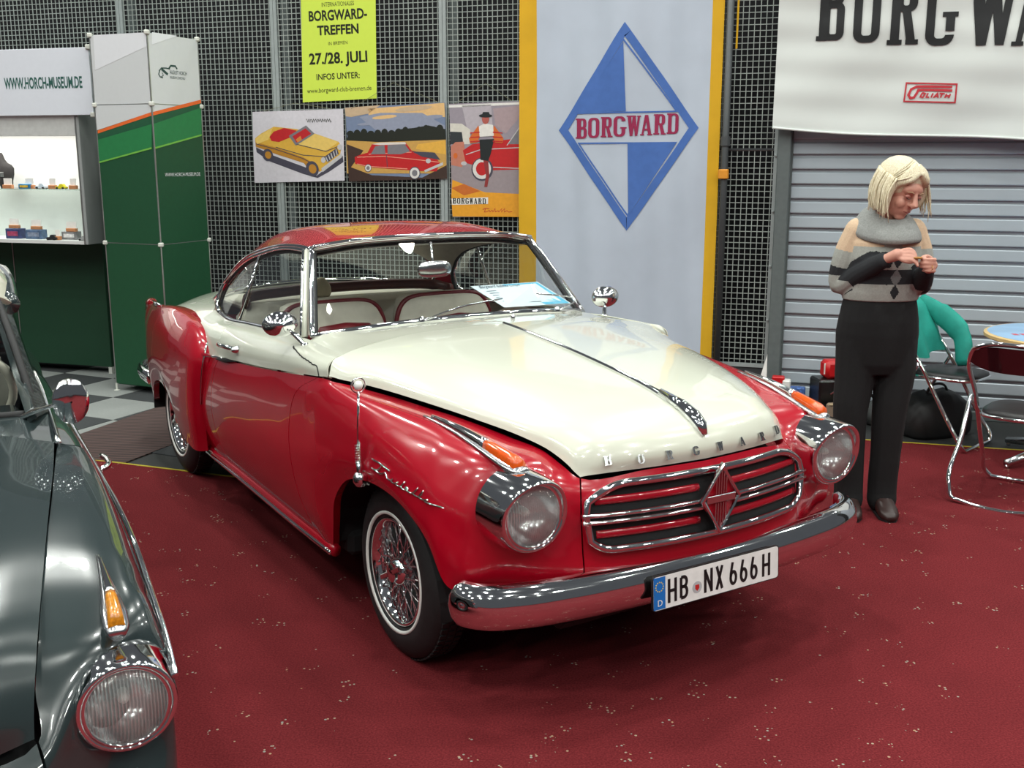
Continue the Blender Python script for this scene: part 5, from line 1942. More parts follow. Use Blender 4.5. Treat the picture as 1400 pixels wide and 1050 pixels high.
def posters():
    # neon yellow announcement
    yl = mat('neon_yellow_paper', srgb(204, 226, 78), rough=.6, var=.01)
    o, loc = hung('announcement_poster', 'neon yellow meeting poster with dates in black print', 'poster', [(410.5, -45), (513, -45), (515, 134.5), (414, 140)], .02, .001, None)
    sheet('sheet', [loc(*p) for p in [(414, 140), (515, 134.5), (513, -45), (410.5, -45)]], .001, yl, o)
    bk = ink('poster_black', 24, 28, 12)
    rows = [('INTERNATIONALES', (440, 9.5), (484, 7), 1, 0), ('BORGWARD-', (422.5, 29), (502, 24.5), 1, .003), ('TREFFEN', (434, 48), (490.5, 45), 1, .003), ('IN BREMEN', (449, 62), (475, 60), 1, 0),
            ('27./28. JULI', (423, 88), (502.5, 84), 1, .003), ('INFOS UNTER:', (433, 109.5), (492, 106.5), 1, .001), ('www.borgward-club-bremen.de', (420, 127.5), (508, 123), 1, 0)]
    H = {0: 6.0, 1: 13.5, 2: 12.5, 3: 4.6, 4: 14.5, 5: 8.2, 6: 6.4}
    for i, (tx, a, b_, _, bold) in enumerate(rows):
        p, q = loc(*a), loc(*b_)
        ang = math.atan2(q[1] - p[1], q[0] - p[0])
        L = math.hypot(q[0] - p[0], q[1] - p[1])
        hh = abs(loc(a[0], a[1] - H[i])[1] - p[1]) / .70
        fit_text('print_line', tx, bk, hh, L, o, Matrix.Translation((p[0], p[1], .0006)) @ Matrix.Rotation(ang, 4, 'Z'), bold)

    # picture of a yellow convertible
    g = ink('pale_sheet', 208, 204, 212)
    C1 = [(345, 153), (469, 149), (471, 247), (348, 250)]
    o, loc = hung('car_picture', 'picture of a yellow convertible with red seats on pale ground', 'picture', C1, .022, .004, None)
    sheet('sheet', [loc(*p) for p in C1[::-1]], .004, g, o)
    Y, Yd, dk, rd = ink('car_yellow', 214, 168, 66), ink('car_ochre', 180, 126, 44), ink('shadow_grey', 70, 68, 82), ink('seat_red', 186, 34, 40)
    gy, cr = ink('screen_grey', 120, 118, 124), ink('chrome_print', 190, 188, 190)
    layer(o, loc, [(105, 705), (190, 745), (340, 800), (395, 842), (440, 805), (520, 745), (524, 775), (455, 822), (400, 852), (330, 832), (170, 772), (108, 728)], dk, .0006)
    layer(o, loc, [(101, 662), (128, 640), (190, 606), (300, 618), (390, 640), (500, 678), (514, 700), (508, 742), (450, 792), (412, 822), (352, 806), (335, 780), (200, 737), (150, 718), (104, 702)], Y, .0010)
    layer(o, loc, [(103, 680), (200, 706), (330, 752), (400, 790), (412, 822), (352, 806), (335, 780), (200, 737), (150, 718), (104, 702)], Yd, .0013)
    layer(o, loc, [(170, 655), (190, 630), (240, 612), (300, 625), (275, 655), (215, 680), (180, 675)], rd, .0016)
    layer(o, loc, [(262, 650), (345, 600), (386, 640), (296, 697)], gy, .0019)
    layer(o, loc, [(280, 652), (342, 614), (370, 640), (300, 683)], rd, .0022)
    layer(o, loc, [(430, 752), (492, 708), (502, 735), (448, 778)], dk, .0016)
    layer(o, loc, [(418, 806), (515, 733), (517, 752), (424, 824)], cr, .0019)
    for (x, y, rx, ry) in ((375, 808, 30, 38), (162, 742, 25, 30)):
        layer(o, loc, ell(x, y, rx, ry, rot=-.3), dk, .0025)
        layer(o, loc, ell(x + 2, y, rx * .6, ry * .6, rot=-.3), Yd, .0028)
    for P_ in ([(104, 688), (200, 714), (330, 758), (402, 796)], [(200, 704), (330, 742), (440, 750)], [(300, 690), (440, 724), (500, 700)]):
        lb = MB()
        stroke_path(lb, [loc(*CK(*p)) for p in P_], .005, Matrix(), .0024)
        lb.build('print_line', dk, o)
    layer(o, loc, [(386, 640), (500, 680), (440, 722), (300, 694)], ink('car_pale_yellow', 226, 192, 104), .0012)
    layer(o, loc, [(102, 664), (130, 642), (186, 610), (176, 640), (165, 668), (110, 690)], ink('car_pale_yellow', 226, 192, 104), .0014)
    layer(o, loc, [(296, 668), (318, 650), (326, 668), (306, 682)], ink('seat_tan', 210, 130, 60), .0026)
    for k in range(5):
        layer(o, loc, [(438 + k * 12, 752 - k * 9), (442 + k * 12, 749 - k * 9), (452 + k * 11, 772 - k * 8), (448 + k * 11, 775 - k * 8)], cr, .0022)
    for x, y in ((428, 766), (506, 704)):
        layer(o, loc, ell(x, y, 11, 14), cr, .0031)
    p = loc(*CK(345, 578))
    w = MB()
    for (txt, x, dx) in ((0, 0, .012),):
        pts = []
        for k in range(52):
            pts.append((p[0] + .004 * k, p[1] + .012 * math.sin(k * 1.35) + (.012 if k % 9 == 0 else 0)))
        stroke_path(w, pts, .004, Matrix(), .001)
    w.build('print_script', bk, o)

    string_v(o, loc, (360, 152), (403, 141), (455, 149), .0008)
    # picture of the red coupe at sunset
    C2 = [(472, 147), (608, 140), (611, 244), (477, 248)]
    o, loc = hung('car_picture', 'picture of a red saloon before trees and an evening sky', 'picture', C2, .026, .004, None)
    sheet('sheet', [loc(*p) for p in C2[::-1]], .004, ink('sky_blue', 116, 130, 158), o)
    q = lambda *P: P
    layer(o, loc, [(530, 516), (700, 503), (640, 545), (560, 560), (534, 556)], ink('sky_cream', 196, 170, 140), .0006)
    layer(o, loc, [(640, 520), (1006, 492), (1010, 560), (880, 560), (760, 585), (650, 600)], ink('sky_orange', 222, 182, 126), .0006)
    layer(o, loc, [(600, 560), (700, 540), (900, 540), (1008, 600), (1012, 632), (700, 640)], ink('sky_grey', 142, 148, 168), .0010)
    layer(o, loc, [(536, 672), (548, 640), (600, 632), (690, 640), (760, 632), (800, 618), (860, 612), (930, 600), (1012, 618), (1014, 668), (700, 680)], ink('trees_dark', 30, 34, 26), .0014)
    layer(o, loc, [(538, 672), (700, 672), (1014, 660), (1018, 830), (540, 830)], ink('sand', 196, 152, 80), .0012)
    layer(o, loc, [(540, 690), (620, 720), (560, 800), (660, 838), (900, 850), (1018, 790), (1020, 855), (550, 868)], ink('ground_brown', 62, 44, 38), .0016)
    R_ = ink('print_red', 186, 30, 34)
    layer(o, loc, [(578, 752), (600, 742), (640, 730), (660, 690), (700, 682), (820, 680), (850, 720), (960, 745), (985, 780), (970, 820), (880, 818), (640, 800), (580, 784)], R_, .0020)
    for P_ in ([(590, 752), (720, 748), (860, 762), (980, 776)], [(730, 740), (734, 800)], [(645, 738), (850, 728)], [(590, 784), (640, 796), (830, 808)]):
        lb = MB()
        stroke_path(lb, [loc(*CK(*p)) for p in P_], .005, Matrix(), .0022)
        lb.build('print_line', ink('line_pale', 226, 150, 130) if P_[0][0] != 730 else dk, o)
    for (x, y, rx, ry, cn, cc) in ((600, 540, 50, 10, 'sky_cream', (196, 170, 140)), (720, 560, 60, 9, 'sky_orange', (222, 182, 126)), (860, 520, 90, 12, 'sky_cream', (196, 170, 140)), (950, 560, 50, 10, 'sky_grey', (142, 148, 168)), (660, 590, 70, 8, 'sky_grey', (142, 148, 168))):
        layer(o, loc, ell(x, y, rx, ry, 16, -.1), ink(cn, *cc), .0011 + rx * 1e-6)
    for k in range(14):
        layer(o, loc, ell(556 + k * 33, 640 - (k > 5) * (k - 5) * 3, 17, 15 + 5 * (k % 3), 12), ink('trees_dark', 30, 34, 26), .0015)
    layer(o, loc, [(880, 690), (1010, 672), (1014, 740), (960, 730), (870, 712)], ink('sand_gold', 222, 170, 70), .0014)
    layer(o, loc, ell(930, 770, 12, 12, 12), cr, .0030)
    layer(o, loc, [(655, 738), (676, 700), (720, 694), (725, 738)], gy, .0023)
    layer(o, loc, [(735, 738), (735, 694), (818, 690), (842, 724), (800, 738)], gy, .0023)
    layer(o, loc, [(660, 690), (700, 682), (820, 680), (824, 690), (700, 694)], ink('roof_pale', 216, 206, 200), .0025)
    layer(o, loc, [(850, 724), (960, 730), (988, 765), (900, 750)], dk, .0024)
    layer(o, loc, [(910, 815), (1000, 776), (1000, 790), (915, 825)], cr, .0026)
    for (x, y, r_) in ((642, 804, 19), (865, 828, 31)):
        layer(o, loc, ell(x, y, r_ * .85, r_), dk, .0027)
        layer(o, loc, ell(x, y, r_ * .75, r_ * .85), ink('whitewall', 214, 210, 206), .0029)
        layer(o, loc, ell(x, y, r_ * .42, r_ * .5), gy, .0031)
    string_v(o, loc, (480, 149), (538, 113), (602, 141), .0008)

    # tall poster: lady beside a red car
    C3 = [(614, 142), (711, 138), (713, 296), (619, 297)]
    o, loc = hung('car_poster', 'tall poster of a lady in a black hat before a red car', 'poster', C3, .03, .003, None)
    sheet('sheet', [loc(*p) for p in C3[::-1]], .003, ink('grey_mauve', 150, 142, 152), o)
    layer(o, loc, [(1028, 503), (1368, 489), (1368, 500), (1028, 516)], ink('white_margin', 226, 224, 220), .0006)
    layer(o, loc, [(1090, 505), (1230, 500), (1240, 640), (1120, 640)], ink('mauve_light', 178, 170, 178), .0006)
    layer(o, loc, [(1034, 590), (1090, 592), (1130, 620), (1130, 690), (1036, 690)], ink('shop_pale', 210, 206, 196), .0008)
    layer(o, loc, [(1034, 630), (1090, 632), (1098, 690), (1036, 690)], ink('shop_dark', 46, 52, 56), .0010)
    layer(o, loc, [(1038, 700), (1060, 680), (1100, 678), (1110, 770), (1090, 800), (1040, 790)], ink('pink_car', 190, 120, 100), .0012)
    layer(o, loc, [(1095, 720), (1140, 690), (1368, 660), (1372, 810), (1240, 815), (1110, 780)], R_, .0015)
    layer(o, loc, [(1310, 690), (1366, 615), (1368, 690)], gy, .0017)
    for P_ in ([(1240, 800), (1370, 806)], [(1306, 696), (1366, 610)], [(1110, 740), (1180, 716), (1368, 706)]):
        lb = MB()
        stroke_path(lb, [loc(*CK(*p)) for p in P_], .006, Matrix(), .0019)
        lb.build('print_line', cr, o)
    layer(o, loc, ell(1100, 782, 14, 10, 12), cr, .0019)
    layer(o, loc, ell(1060, 745, 10, 14, 12), ink('sleeve', 206, 104, 44), .0019)
    layer(o, loc, [(1240, 520), (1368, 505), (1368, 560), (1300, 640), (1250, 600)], ink('mauve_warm', 166, 146, 150), .0007)
    layer(o, loc, [(1040, 785), (1120, 780), (1370, 812), (1372, 930), (1040, 932)], ink('street_grey', 150, 138, 142), .0011)
    layer(o, loc, [(1040, 935), (1045, 860), (1200, 920), (1372, 928), (1376, 1038), (1046, 1036)], ink('poster_amber', 226, 156, 40), .0016)
    layer(o, loc, [(1040, 900), (1100, 880), (1180, 915), (1100, 935)], ink('poster_orange', 196, 104, 40), .0018)
    layer(o, loc, ell(1188, 810, 52, 56), dk, .0020)
    layer(o, loc, ell(1186, 808, 44, 49), ink('whitewall', 214, 210, 206), .0022)
    layer(o, loc, ell(1186, 808, 28, 32), R_, .0024)
    # figure
    layer(o, loc, [(1192, 760), (1216, 755), (1222, 840), (1212, 895), (1198, 893), (1206, 840)], ink('stocking', 140, 50, 50), .0028)
    layer(o, loc, [(1175, 668), (1245, 665), (1228, 740), (1216, 770), (1180, 765)], ink('skirt', 28, 34, 36), .0030)
    for side in ((1170, 600, -1), (1245, 600, 1)):
        x, y, k = side
        layer(o, loc, [(x, y), (x + 22 * k, y + 30), (x + 45 * k, y + 62), (x + 40 * k, y + 85), (x + 5 * k, y + 82), (x - 10 * k, y + 40)], ink('sleeve', 206, 104, 44), .0032)
        for d in (30, 52, 72):
            layer(o, loc, [(x - 6 * k, y + d), (x + 40 * k, y + d + 4), (x + 40 * k, y + d + 9), (x - 6 * k, y + d + 6)], R_, .0034)
    layer(o, loc, [(1172, 605), (1200, 590), (1240, 598), (1244, 650), (1176, 655)], ink('blouse', 226, 222, 216), .0033)
    layer(o, loc, ell(1204, 570, 17, 24), ink('face_print', 176, 90, 80), .0035)
    layer(o, loc, ell(1204, 554, 32, 9), ink('skirt', 28, 34, 36), .0037)
    layer(o, loc, [(1186, 552), (1192, 536), (1220, 536), (1226, 552)], ink('skirt', 28, 34, 36), .0038)
    layer(o, loc, [(1041, 950), (1216, 944), (1216, 976), (1043, 980)], ink('white_margin', 226, 224, 220), .0020)
    p, r_ = loc(*CK(1046, 976)), loc(*CK(1208, 948))
    n = 8
    w_ = (r_[0] - p[0]) / n
    b = MB()
    for k, ch in enumerate('BORGWARD'):
        slab_char(b, ch, p[0] + k * w_ + .002, p[1] + .002, w_ - .006, (r_[1] - p[1]) - .004, Matrix(), .0024)
    b.build('print_name', bk, o)
    sc = MB()
    a = loc(*CK(1190, 1010))
    pts = [(0, .012), (.03, .02), (.05, .016)]
    stroke_path(sc, [(a[0] + x, a[1] + y) for x, y in pts], .005, Matrix(), .0022)
    pts = [(.02, .016), (.012, -.006), (.03, -.004), (.045, .006), (.05, -.004), (.065, .006), (.07, -.004), (.085, .018), (.085, -.004), (.105, .004), (.11, -.004), (.13, .018), (.128, -.004), (.15, .018), (.148, -.004), (.165, .006), (.175, -.004), (.20, 0)]
    stroke_path(sc, [(a[0] + x * 1.1, a[1] + y * 1.1) for x, y in pts], .004, Matrix(), .0022)
    sc.build('print_script', R_, o)
    string_v(o, loc, (622, 142), (664, 114), (700, 138), .0008)


def fit_text(name, tx, m, size, L, par, M, bold=0.0):
    o = text_obj(name, tx, m, size, par, None, bold=bold)
    xs_ = [v.co.x for v in o.data.vertices]
    k = L / (max(xs_) - min(xs_))
    o.data.transform(M @ Matrix.Diagonal((k, 1, 1, 1)) @ Matrix.Translation((-min(xs_), 0, 0)))
    return o


def cloth_grid(x0, x1, y0f, y1, nx, ny, ripple):
    G = []
    for i in range(nx + 1):
        u = i / nx
        col = []
        for j in range(ny + 1):
            v = j / ny
            x = (x0(v) if callable(x0) else x0) * (1 - u) + (x1(v) if callable(x1) else x1) * u
            yb = y0f(u) if callable(y0f) else y0f
            y = yb + (y1 - yb) * v
            col.append((x, y, ripple(x, y)))
        G.append(col)
    return np.array(G)


def flag():
    off = .05
    sL0, sL1, sR0, sR1 = -1.667, -1.545, -.375, -.30
    zb, ztop = .26, 2.95
    o = wall_empty('club_flag', 'pale blue-white flag with yellow side bands and a blue diamond', 'flag', 0, 0, off)
    m_fl = mat('flag_white', srgb(184, 194, 208), rough=.8, var=.04, scale=4)
    m_ye = mat('flag_yellow', srgb(214, 166, 24), rough=.8, var=.05, scale=6)
    m_bl = mat('flag_blue', srgb(70, 108, 178), rough=.8, var=.06, scale=18)
    m_rd = mat('flag_crimson', srgb(150, 34, 76), rough=.8, var=.05)
    rip = lambda x, y: .016 * math.sin(x * 11 + .6 * math.sin(y * 1.2)) + .006 * math.sin(x * 27 + y * 1.5) + .004 * math.sin(x * 6 - y * 5)
    def band(x0, x1, m, name, n):
        G = cloth_grid(x0, x1, zb, ztop, n, 60, rip)
        b = MB()
        b.grid(G)
        G2 = G.copy()
        G2[..., 2] -= .002
        b.grid(G2[::-1])
        return b.build(name, m, o, smooth=True)
    band(sL0, sL1, m_ye, 'yellow_band', 8)
    band(sL1, sR0, m_fl, 'white_field', 70)
    band(sR0, sR1, m_ye, 'yellow_band', 6)
    # prints follow the cloth
    def conform(b, m, name, dz):
        for i, p in enumerate(b.v):
            b.v[i] = (p[0], p[1], rip(p[0], p[1]) + dz)
        return b.build(name, m, o, smooth=True)
    def L(px, py):
        return wall_sz(px, py, off)
    T, Rr, B, Lf = L(855, 40), L(949, 175), L(857, 306), L(770, 178)
    cx, cy = (T[0] + B[0]) / 2, (Rr[1] + Lf[1]) / 2
    def seg(a, c, n=26):
        return [(a[0] + (c[0] - a[0]) * k / n, a[1] + (c[1] - a[1]) * k / n) for k in range(n)]
    path = seg(T, Rr) + seg(Rr, B) + seg(B, Lf) + seg(Lf, T)
    b = MB()
    stroke_path(b, path, .052, Matrix(), 0, True)
    conform(b, m_bl, 'diamond_outline', .0035)
    # inner triangles
    def tri(a, c, d, n=14):
        b = MB()
        v, f, idx = [], [], {}
        for i in range(n + 1):
            for j in range(n + 1 - i):
                u, w_ = i / n, j / n
                idx[(i, j)] = len(v)
                v.append((a[0] * (1 - u - w_) + c[0] * u + d[0] * w_, a[1] * (1 - u - w_) + c[1] * u + d[1] * w_, 0))
        for i in range(n):
            for j in range(n - i):
                f.append((idx[(i, j)], idx[(i + 1, j)], idx[(i, j + 1)]))
                if j < n - i - 1:
                    f.append((idx[(i + 1, j)], idx[(i + 1, j + 1)], idx[(i, j + 1)]))
        b.add(v, f)
        return b
    t1 = [L(853, 57), L(791, 154.5), L(856, 152)]
    conform(tri(t1[0], t1[1], t1[2]), m_bl, 'blue_quarter', .0035)
    t2 = [L(858, 195), L(924, 195), L(859, 291)]
    conform(tri(t2[0], t2[2], t2[1]), m_bl, 'blue_quarter', .0035)
    for P in ([(853, 54), (925, 152), (791, 155)], [(791, 196), (924, 195), (858, 294)]):
        P = [L(*p) for p in P]
        b = MB()
        stroke_path(b, seg(P[0], P[1]) + seg(P[1], P[2]) + seg(P[2], P[0]), .010, Matrix(), 0, True)
        conform(b, m_bl, 'inner_outline', .0038)
    b = MB()
    a, c = L(786, 189.5), L(929, 161)
    n = 8
    w_ = (c[0] - a[0]) / n
    for k, ch in enumerate('BORGWARD'):
        slab_char(b, ch, a[0] + k * w_ + .004, a[1] + .004 * k, w_ * (.98 if ch != 'W' else 1.06) - .006, .132, Matrix(), 0)
    conform(b, m_rd, 'flag_lettering', .0042)
    # pole right of the flag
    p = wall_empty('flag_pole', 'dark grey pole with an orange clamp beside the flag', 'pole', -.262, 0, .055)
    m_pole = mat('pole_grey', srgb(70, 74, 76), rough=.5)
    MB().tube([(0, .22, 0), (0, 3.0, 0)], .023, 12).build('pole', m_pole, p, smooth=True)
    zc = wall_sz(990, 238, .06)[1]
    MB().box((-.002, zc, .01), (.064, .062, .055), .005).build('clamp', mat('clamp_orange', srgb(222, 146, 40), rough=.5), p)
    zc = wall_sz(992, 193, .06)[1]
    MB().tube([(0, zc - .03, 0), (0, zc + .03, 0)], .032, 12).build('collar', m_pole, p)
    # thin yellow cord by the pole, upper part
    MB().tube([(.045, 2.35, -.012), (.05, 3.0, -.012)], .007, 6).build('yellow_edge', m_ye, p)


def banner():
    off = .12
    o = wall_empty('cloth_banner', 'white cloth banner with large black lettering above the shutter', 'banner', 0, 0, off)
    m_w = mat('banner_white', srgb(214, 219, 216), rough=.8, var=.02, scale=3)
    rip = lambda x, y: .007 * math.sin(x * 3.3 + y * 4.5) + .005 * math.sin(x * 7 - y * 9) + .003 * math.sin(x * 2 + y * 31)
    zl, zr = wall_sz(1057, 176, off)[1], wall_sz(1400, 194, off)[1]
    s_l0, s_l1 = wall_sz(1056, 176, off)[0], wall_sz(1066, 0, off)[0]
    s_r = 3.6
    slope = (zr - zl) / (wall_sz(1400, 194, off)[0] - s_l0)
    yb = lambda u: zl + slope * (u * (s_r - s_l0)) - .012 * math.sin(u * PI * 4)
    G = cloth_grid(lambda v: s_l0 + (s_l1 - s_l0) * v, s_r, yb, 3.05, 70, 44, rip)
    b = MB()
    b.grid(G)
    G2 = G.copy()
    G2[..., 2] -= .003
    b.grid(G2[::-1])
    b.build('cloth', m_w, o, smooth=True)
    hem = G[:, 0] + np.array([0, .006, .004])
    MB().tube(hem, .008, 6).build('hem', m_w, o, smooth=True)
    def conform(b, m, name, dz=.006):
        q = b.build(name, m, o, smooth=True)
        bm = bmesh.new()
        bm.from_mesh(q.data)
        bmesh.ops.subdivide_edges(bm, edges=bm.edges[:], cuts=5, use_grid_fill=True)
        for v in bm.verts:
            v.co.z = rip(v.co.x, v.co.y) + dz
        bm.to_mesh(q.data)
        bm.free()
        return q
    bk = mat('banner_black', srgb(28, 30, 32), rough=.7)
    for ch, xa, xb in (('B', 1115, 1152.5), ('O', 1164.5, 1202), ('R', 1212, 1253), ('G', 1263, 1304), ('W', 1319, 1387), ('A', 1383, 1432), ('R', 1440, 1484), ('D', 1494, 1536)):
        a, c = wall_sz(xa, 60, off), wall_sz(xb, 60, off)
        b = MB()
        z = wall_sz(xa, 56 + min(7, (xa - 1115) * .06), off)[1]
        slab_char(b, ch, a[0], z, c[0] - a[0], .41, Matrix(), 0)
        conform(b, bk, 'banner_letter')
    rd = mat('logo_red', srgb(186, 40, 52), rough=.7)
    P = lambda x, y: wall_sz(1040 + x / 3.889, y / 3.889, off)
    b = MB()
    stroke_path(b, [P(775, 441), P(1042, 448), P(1032, 546), P(762, 539)], .009, Matrix(), 0, True)
    conform(b, rd, 'logo_frame')
    b = MB()
    stroke_path(b, [P(1018, 463), P(900, 460), P(830, 460), P(800, 475), P(785, 505), P(795, 522), P(815, 518), P(832, 492), P(838, 478), P(900, 478), P(1018, 482)], .014, Matrix(), 0)
    for pts in ([(858, 495), (848, 515), (862, 518), (875, 498), (864, 494), (858, 496)], [(890, 495), (880, 516), (895, 518)], [(916, 496), (905, 519)], [(918, 520), (940, 496), (942, 521)], [(926, 512), (942, 512)], [(950, 497), (978, 499)], [(964, 499), (955, 520)], [(988, 499), (978, 521)], [(1008, 500), (998, 522)], [(983, 510), (1003, 511)]):
        stroke_path(b, [P(*p) for p in pts], .009, Matrix(), 0)
    conform(b, rd, 'logo_lettering')


posters()
flag()
banner()

# ------------------------------------------------------------------ the woman beside the coupe
def solidify(name, b, voxel, m, parent, smooth_it=6, fac=.5):
    """fuse overlapping closed shapes into one continuous surface"""
    o = b.build(name, m, parent)
    r = o.modifiers.new('fuse', 'REMESH')
    r.mode = 'VOXEL'
    r.voxel_size = voxel
    s = o.modifiers.new('soften', 'SMOOTH')
    s.factor = fac
    s.iterations = smooth_it
    dg = bpy.context.evaluated_depsgraph_get()
    me = bpy.data.meshes.new_from_object(o.evaluated_get(dg))
    old = o.data
    o.modifiers.clear()
    o.data = me
    bpy.data.meshes.remove(old)
    me.name = name
    if not me.materials:
        for q in (m if isinstance(m, (list, tuple)) else [m]):
            me.materials.append(q)
    me.polygons.foreach_set('use_smooth', [True] * len(me.polygons))
    return o


def ellipsoid(b, c, r, n=16, M=None):
    secs = []
    for i in range(1, 10):
        t = PI * i / 10
        secs.append([(c[0] + r[0] * math.sin(t) * math.cos(a), c[1] + r[1] * math.sin(t) * math.sin(a), c[2] - r[2] * math.cos(t)) for a in np.linspace(0, 2 * PI, n + 1)[:-1]])
    b.loft(secs, M=M)


def column(b, rows, n=24, e=1.0):
    """rows: (x, y, z, rx, ry)"""
    secs = []
    for (x, y, z, rx, ry) in rows:
        secs.append([(x + rx * math.copysign(abs(math.cos(a)) ** e, math.cos(a)), y + ry * math.copysign(abs(math.sin(a)) ** e, math.sin(a)), z) for a in np.linspace(0, 2 * PI, n + 1)[:-1]])
    b.loft(secs)


def limb(b, P, R, n=14, k=5):
    P = curve(P, k)
    R = np.interp(np.linspace(0, len(R) - 1, len(P)), range(len(R)), R)
    b.tube(P, list(R), n)
    for i in (0, -1):
        ellipsoid(b, tuple(P[i]), (R[i],) * 3, 12)


def hand(b, wrist, palm, fingers, thumb, r=.0085):
    limb(b, [wrist, ((np.array(wrist) + np.array(palm)) / 2), palm], [.021, .024, .027])
    for f in fingers:
        limb(b, f, [r * 1.08, r, r * .9, r * .78], 8, 4)
    limb(b, thumb, [r * 1.35, r * 1.15, r * .95], 8, 4)


def woman():
    skin_m = mat('skin_tone', srgb(206, 150, 132), rough=.5, var=.05, scale=25)
    wo = thing('person', 'woman in a grey patterned sweater and black trousers looking down at her hands', 'person', (1.700, 4.97, 0.006), PI)
    A = np.array
    # joints (x: her right, y: forward)
    shR, elR, wrR = A([.148, 0, 1.335]), A([.176, -.03, 1.092]), A([.052, .185, 1.226])
    shL, elL, wrL = A([-.158, 0, 1.335]), A([-.168, .03, 1.10]), A([-.128, .20, 1.176])
    HC = A([-.032, .075, 1.528])
    HM = Matrix.Translation(Vector(HC)) @ Matrix.Rotation(math.radians(24), 4, 'Z') @ Matrix.Rotation(math.radians(-26), 4, 'X') @ Matrix.Rotation(math.radians(-6), 4, 'Y') @ Matrix.Scale(1.05, 4)
    b = MB()
    # head
    ellipsoid(b, (0, -.012, .022), (.074, .094, .090), 20, HM)
    ellipsoid(b, (0, .030, -.045), (.058, .062, .066), 18, HM)
    ellipsoid(b, (0, .062, -.093), (.027, .022, .020), 12, HM)
    ellipsoid(b, (0, .062, .030), (.052, .030, .030), 14, HM)
    for s in (-1, 1):
        ellipsoid(b, (s * .034, .062, -.032), (.024, .026, .026), 12, HM)
        ellipsoid(b, (s * .074, -.008, -.012), (.010, .020, .030), 12, HM)
    b.tube([(0, .086, .022), (0, .098, .0), (0, .112, -.022), (0, .104, -.032)], [.009, .011, .0145, .010], 10, M=HM)
    for s in (-1, 1):
        ellipsoid(b, (s * .010, .098, -.026), (.008, .009, .007), 8, HM)
    ellipsoid(b, (0, .086, -.056), (.022, .010, .006), 10, HM)
    ellipsoid(b, (0, .084, -.066), (.019, .010, .007), 10, HM)
    # neck, trunk
    limb(b, [(.0, .005, 1.33), (-.008, .022, 1.40), tuple(HC + A([.01, -.03, -.06]))], [.056, .052, .050])
    column(b, [(0, 0, .80, .15, .095), (0, 0, .90, .162, .10), (0, 0, 1.03, .14, .092), (0, .005, 1.15, .148, .098), (0, .008, 1.25, .15, .10), (0, 0, 1.32, .11, .07), (0, 0, 1.36, .07, .05)])
    limb(b, [shR + A([-.03, 0, -.03]), (shR + elR) / 2, elR, (elR + wrR) / 2, wrR], [.036, .036, .033, .030, .024])
    limb(b, [shL + A([.03, 0, -.03]), (shL + elL) / 2, elL, (elL + wrL) / 2, wrL], [.036, .036, .033, .030, .024])
    for s, kx, ax in ((1, .105, .083), (-1, -.075, -.075)):
        limb(b, [(s * .09, 0, .84), (kx, .02, .48), (ax, 0, .10)], [.082, .052, .036])
        limb(b, [(ax, -.02, .06), (ax, .06, .045), (ax + s * .015, .13, .035)], [.024, .022, .014])
    # right hand: bent over the small thing, knuckles up
    pR = A([.012, .222, 1.250])
    fr = []
    for k in range(4):
        k0 = pR + A([-.022, .006 + .008 * k, .020 - .013 * k])
        fr.append([k0, k0 + A([-.028, .012, .004 - .002 * k]), k0 + A([-.046, .020, -.016]), k0 + A([-.050, .024, -.034 + .003 * k])])
    hand(b, wrR, pR, fr, [pR + A([-.004, .016, -.014]), pR + A([-.026, .032, -.026]), pR + A([-.048, .036, -.030])])
    # left hand: fingers closed sideways, stacked
    pL = A([-.135, .235, 1.205])
    fl = []
    for k in range(4):
        k0 = pL + A([-.004, .022, .026 - .0165 * k])
        L_ = (.052, .058, .054, .042)[k]
        fl.append([k0, k0 + A([.024, .016, .002]), k0 + A([L_ * .9, .006, .002]), k0 + A([L_, -.012, .001])])
    hand(b, wrL, pL, fl, [pL + A([.006, -.002, .030]), pL + A([.030, .012, .040]), pL + A([.052, .020, .034])])
    body = solidify('body', b, .0042, skin_m, wo, 3, .4)
    # eyes, brows, mouth
    dk = mat('eye_dark', srgb(54, 40, 38), rough=.4)
    lid = mat('eyelid_tone', srgb(176, 116, 104), rough=.5)
    for s in (-1, 1):
        e = MB()
        ellipsoid(e, (s * .031, .082, .006), (.0145, .009, .0085), 12, HM)
        e.build('eyelid', lid, wo, smooth=True)
        l = MB()
        l.tube([(s * .018, .091, .002), (s * .031, .0935, -.002), (s * .044, .087, .001)], [.001, .0016, .001], 6, M=HM)
        l.build('eyelash', dk, wo)
        q = MB()
        q.tube([(s * .014, .092, .024), (s * .030, .092, .029), (s * .048, .082, .025)], [.002, .003, .0018], 6, M=HM)
        q.build('eyebrow', mat('brow_tone', srgb(170, 140, 110), rough=.7), wo)
    lp = MB()
    lp.tube([(-.021, .088, -.0615), (0, .0975, -.060), (.021, .088, -.0615)], [.001, .0022, .001], 6, M=HM)
    lp.build('mouth_line', mat('mouth_tone', srgb(140, 76, 72), rough=.5), wo)

    # hair
    hm = bpy.data.materials.new('pale_blond_hair')
    hm.use_nodes = True
    nt = hm.node_tree
    bs = nt.nodes['Principled BSDF']
    bs.inputs['Roughness'].default_value = .55
    tc = nt.nodes.new('ShaderNodeTexCoord')
    nz = nt.nodes.new('ShaderNodeTexNoise')
    mp = nt.nodes.new('ShaderNodeMapping')
    mp.inputs['Scale'].default_value = (70, 70, 9)
    rp = nt.nodes.new('ShaderNodeValToRGB')
    rp.color_ramp.elements[0].position = .3
    rp.color_ramp.elements[1].position = .7
    rp.color_ramp.elements[0].color = (*srgb(196, 180, 146), 1)
    rp.color_ramp.elements[1].color = (*srgb(238, 230, 204), 1)
    bp = nt.nodes.new('ShaderNodeBump')
    bp.inputs['Strength'].default_value = .6
    bp.inputs['Distance'].default_value = .006
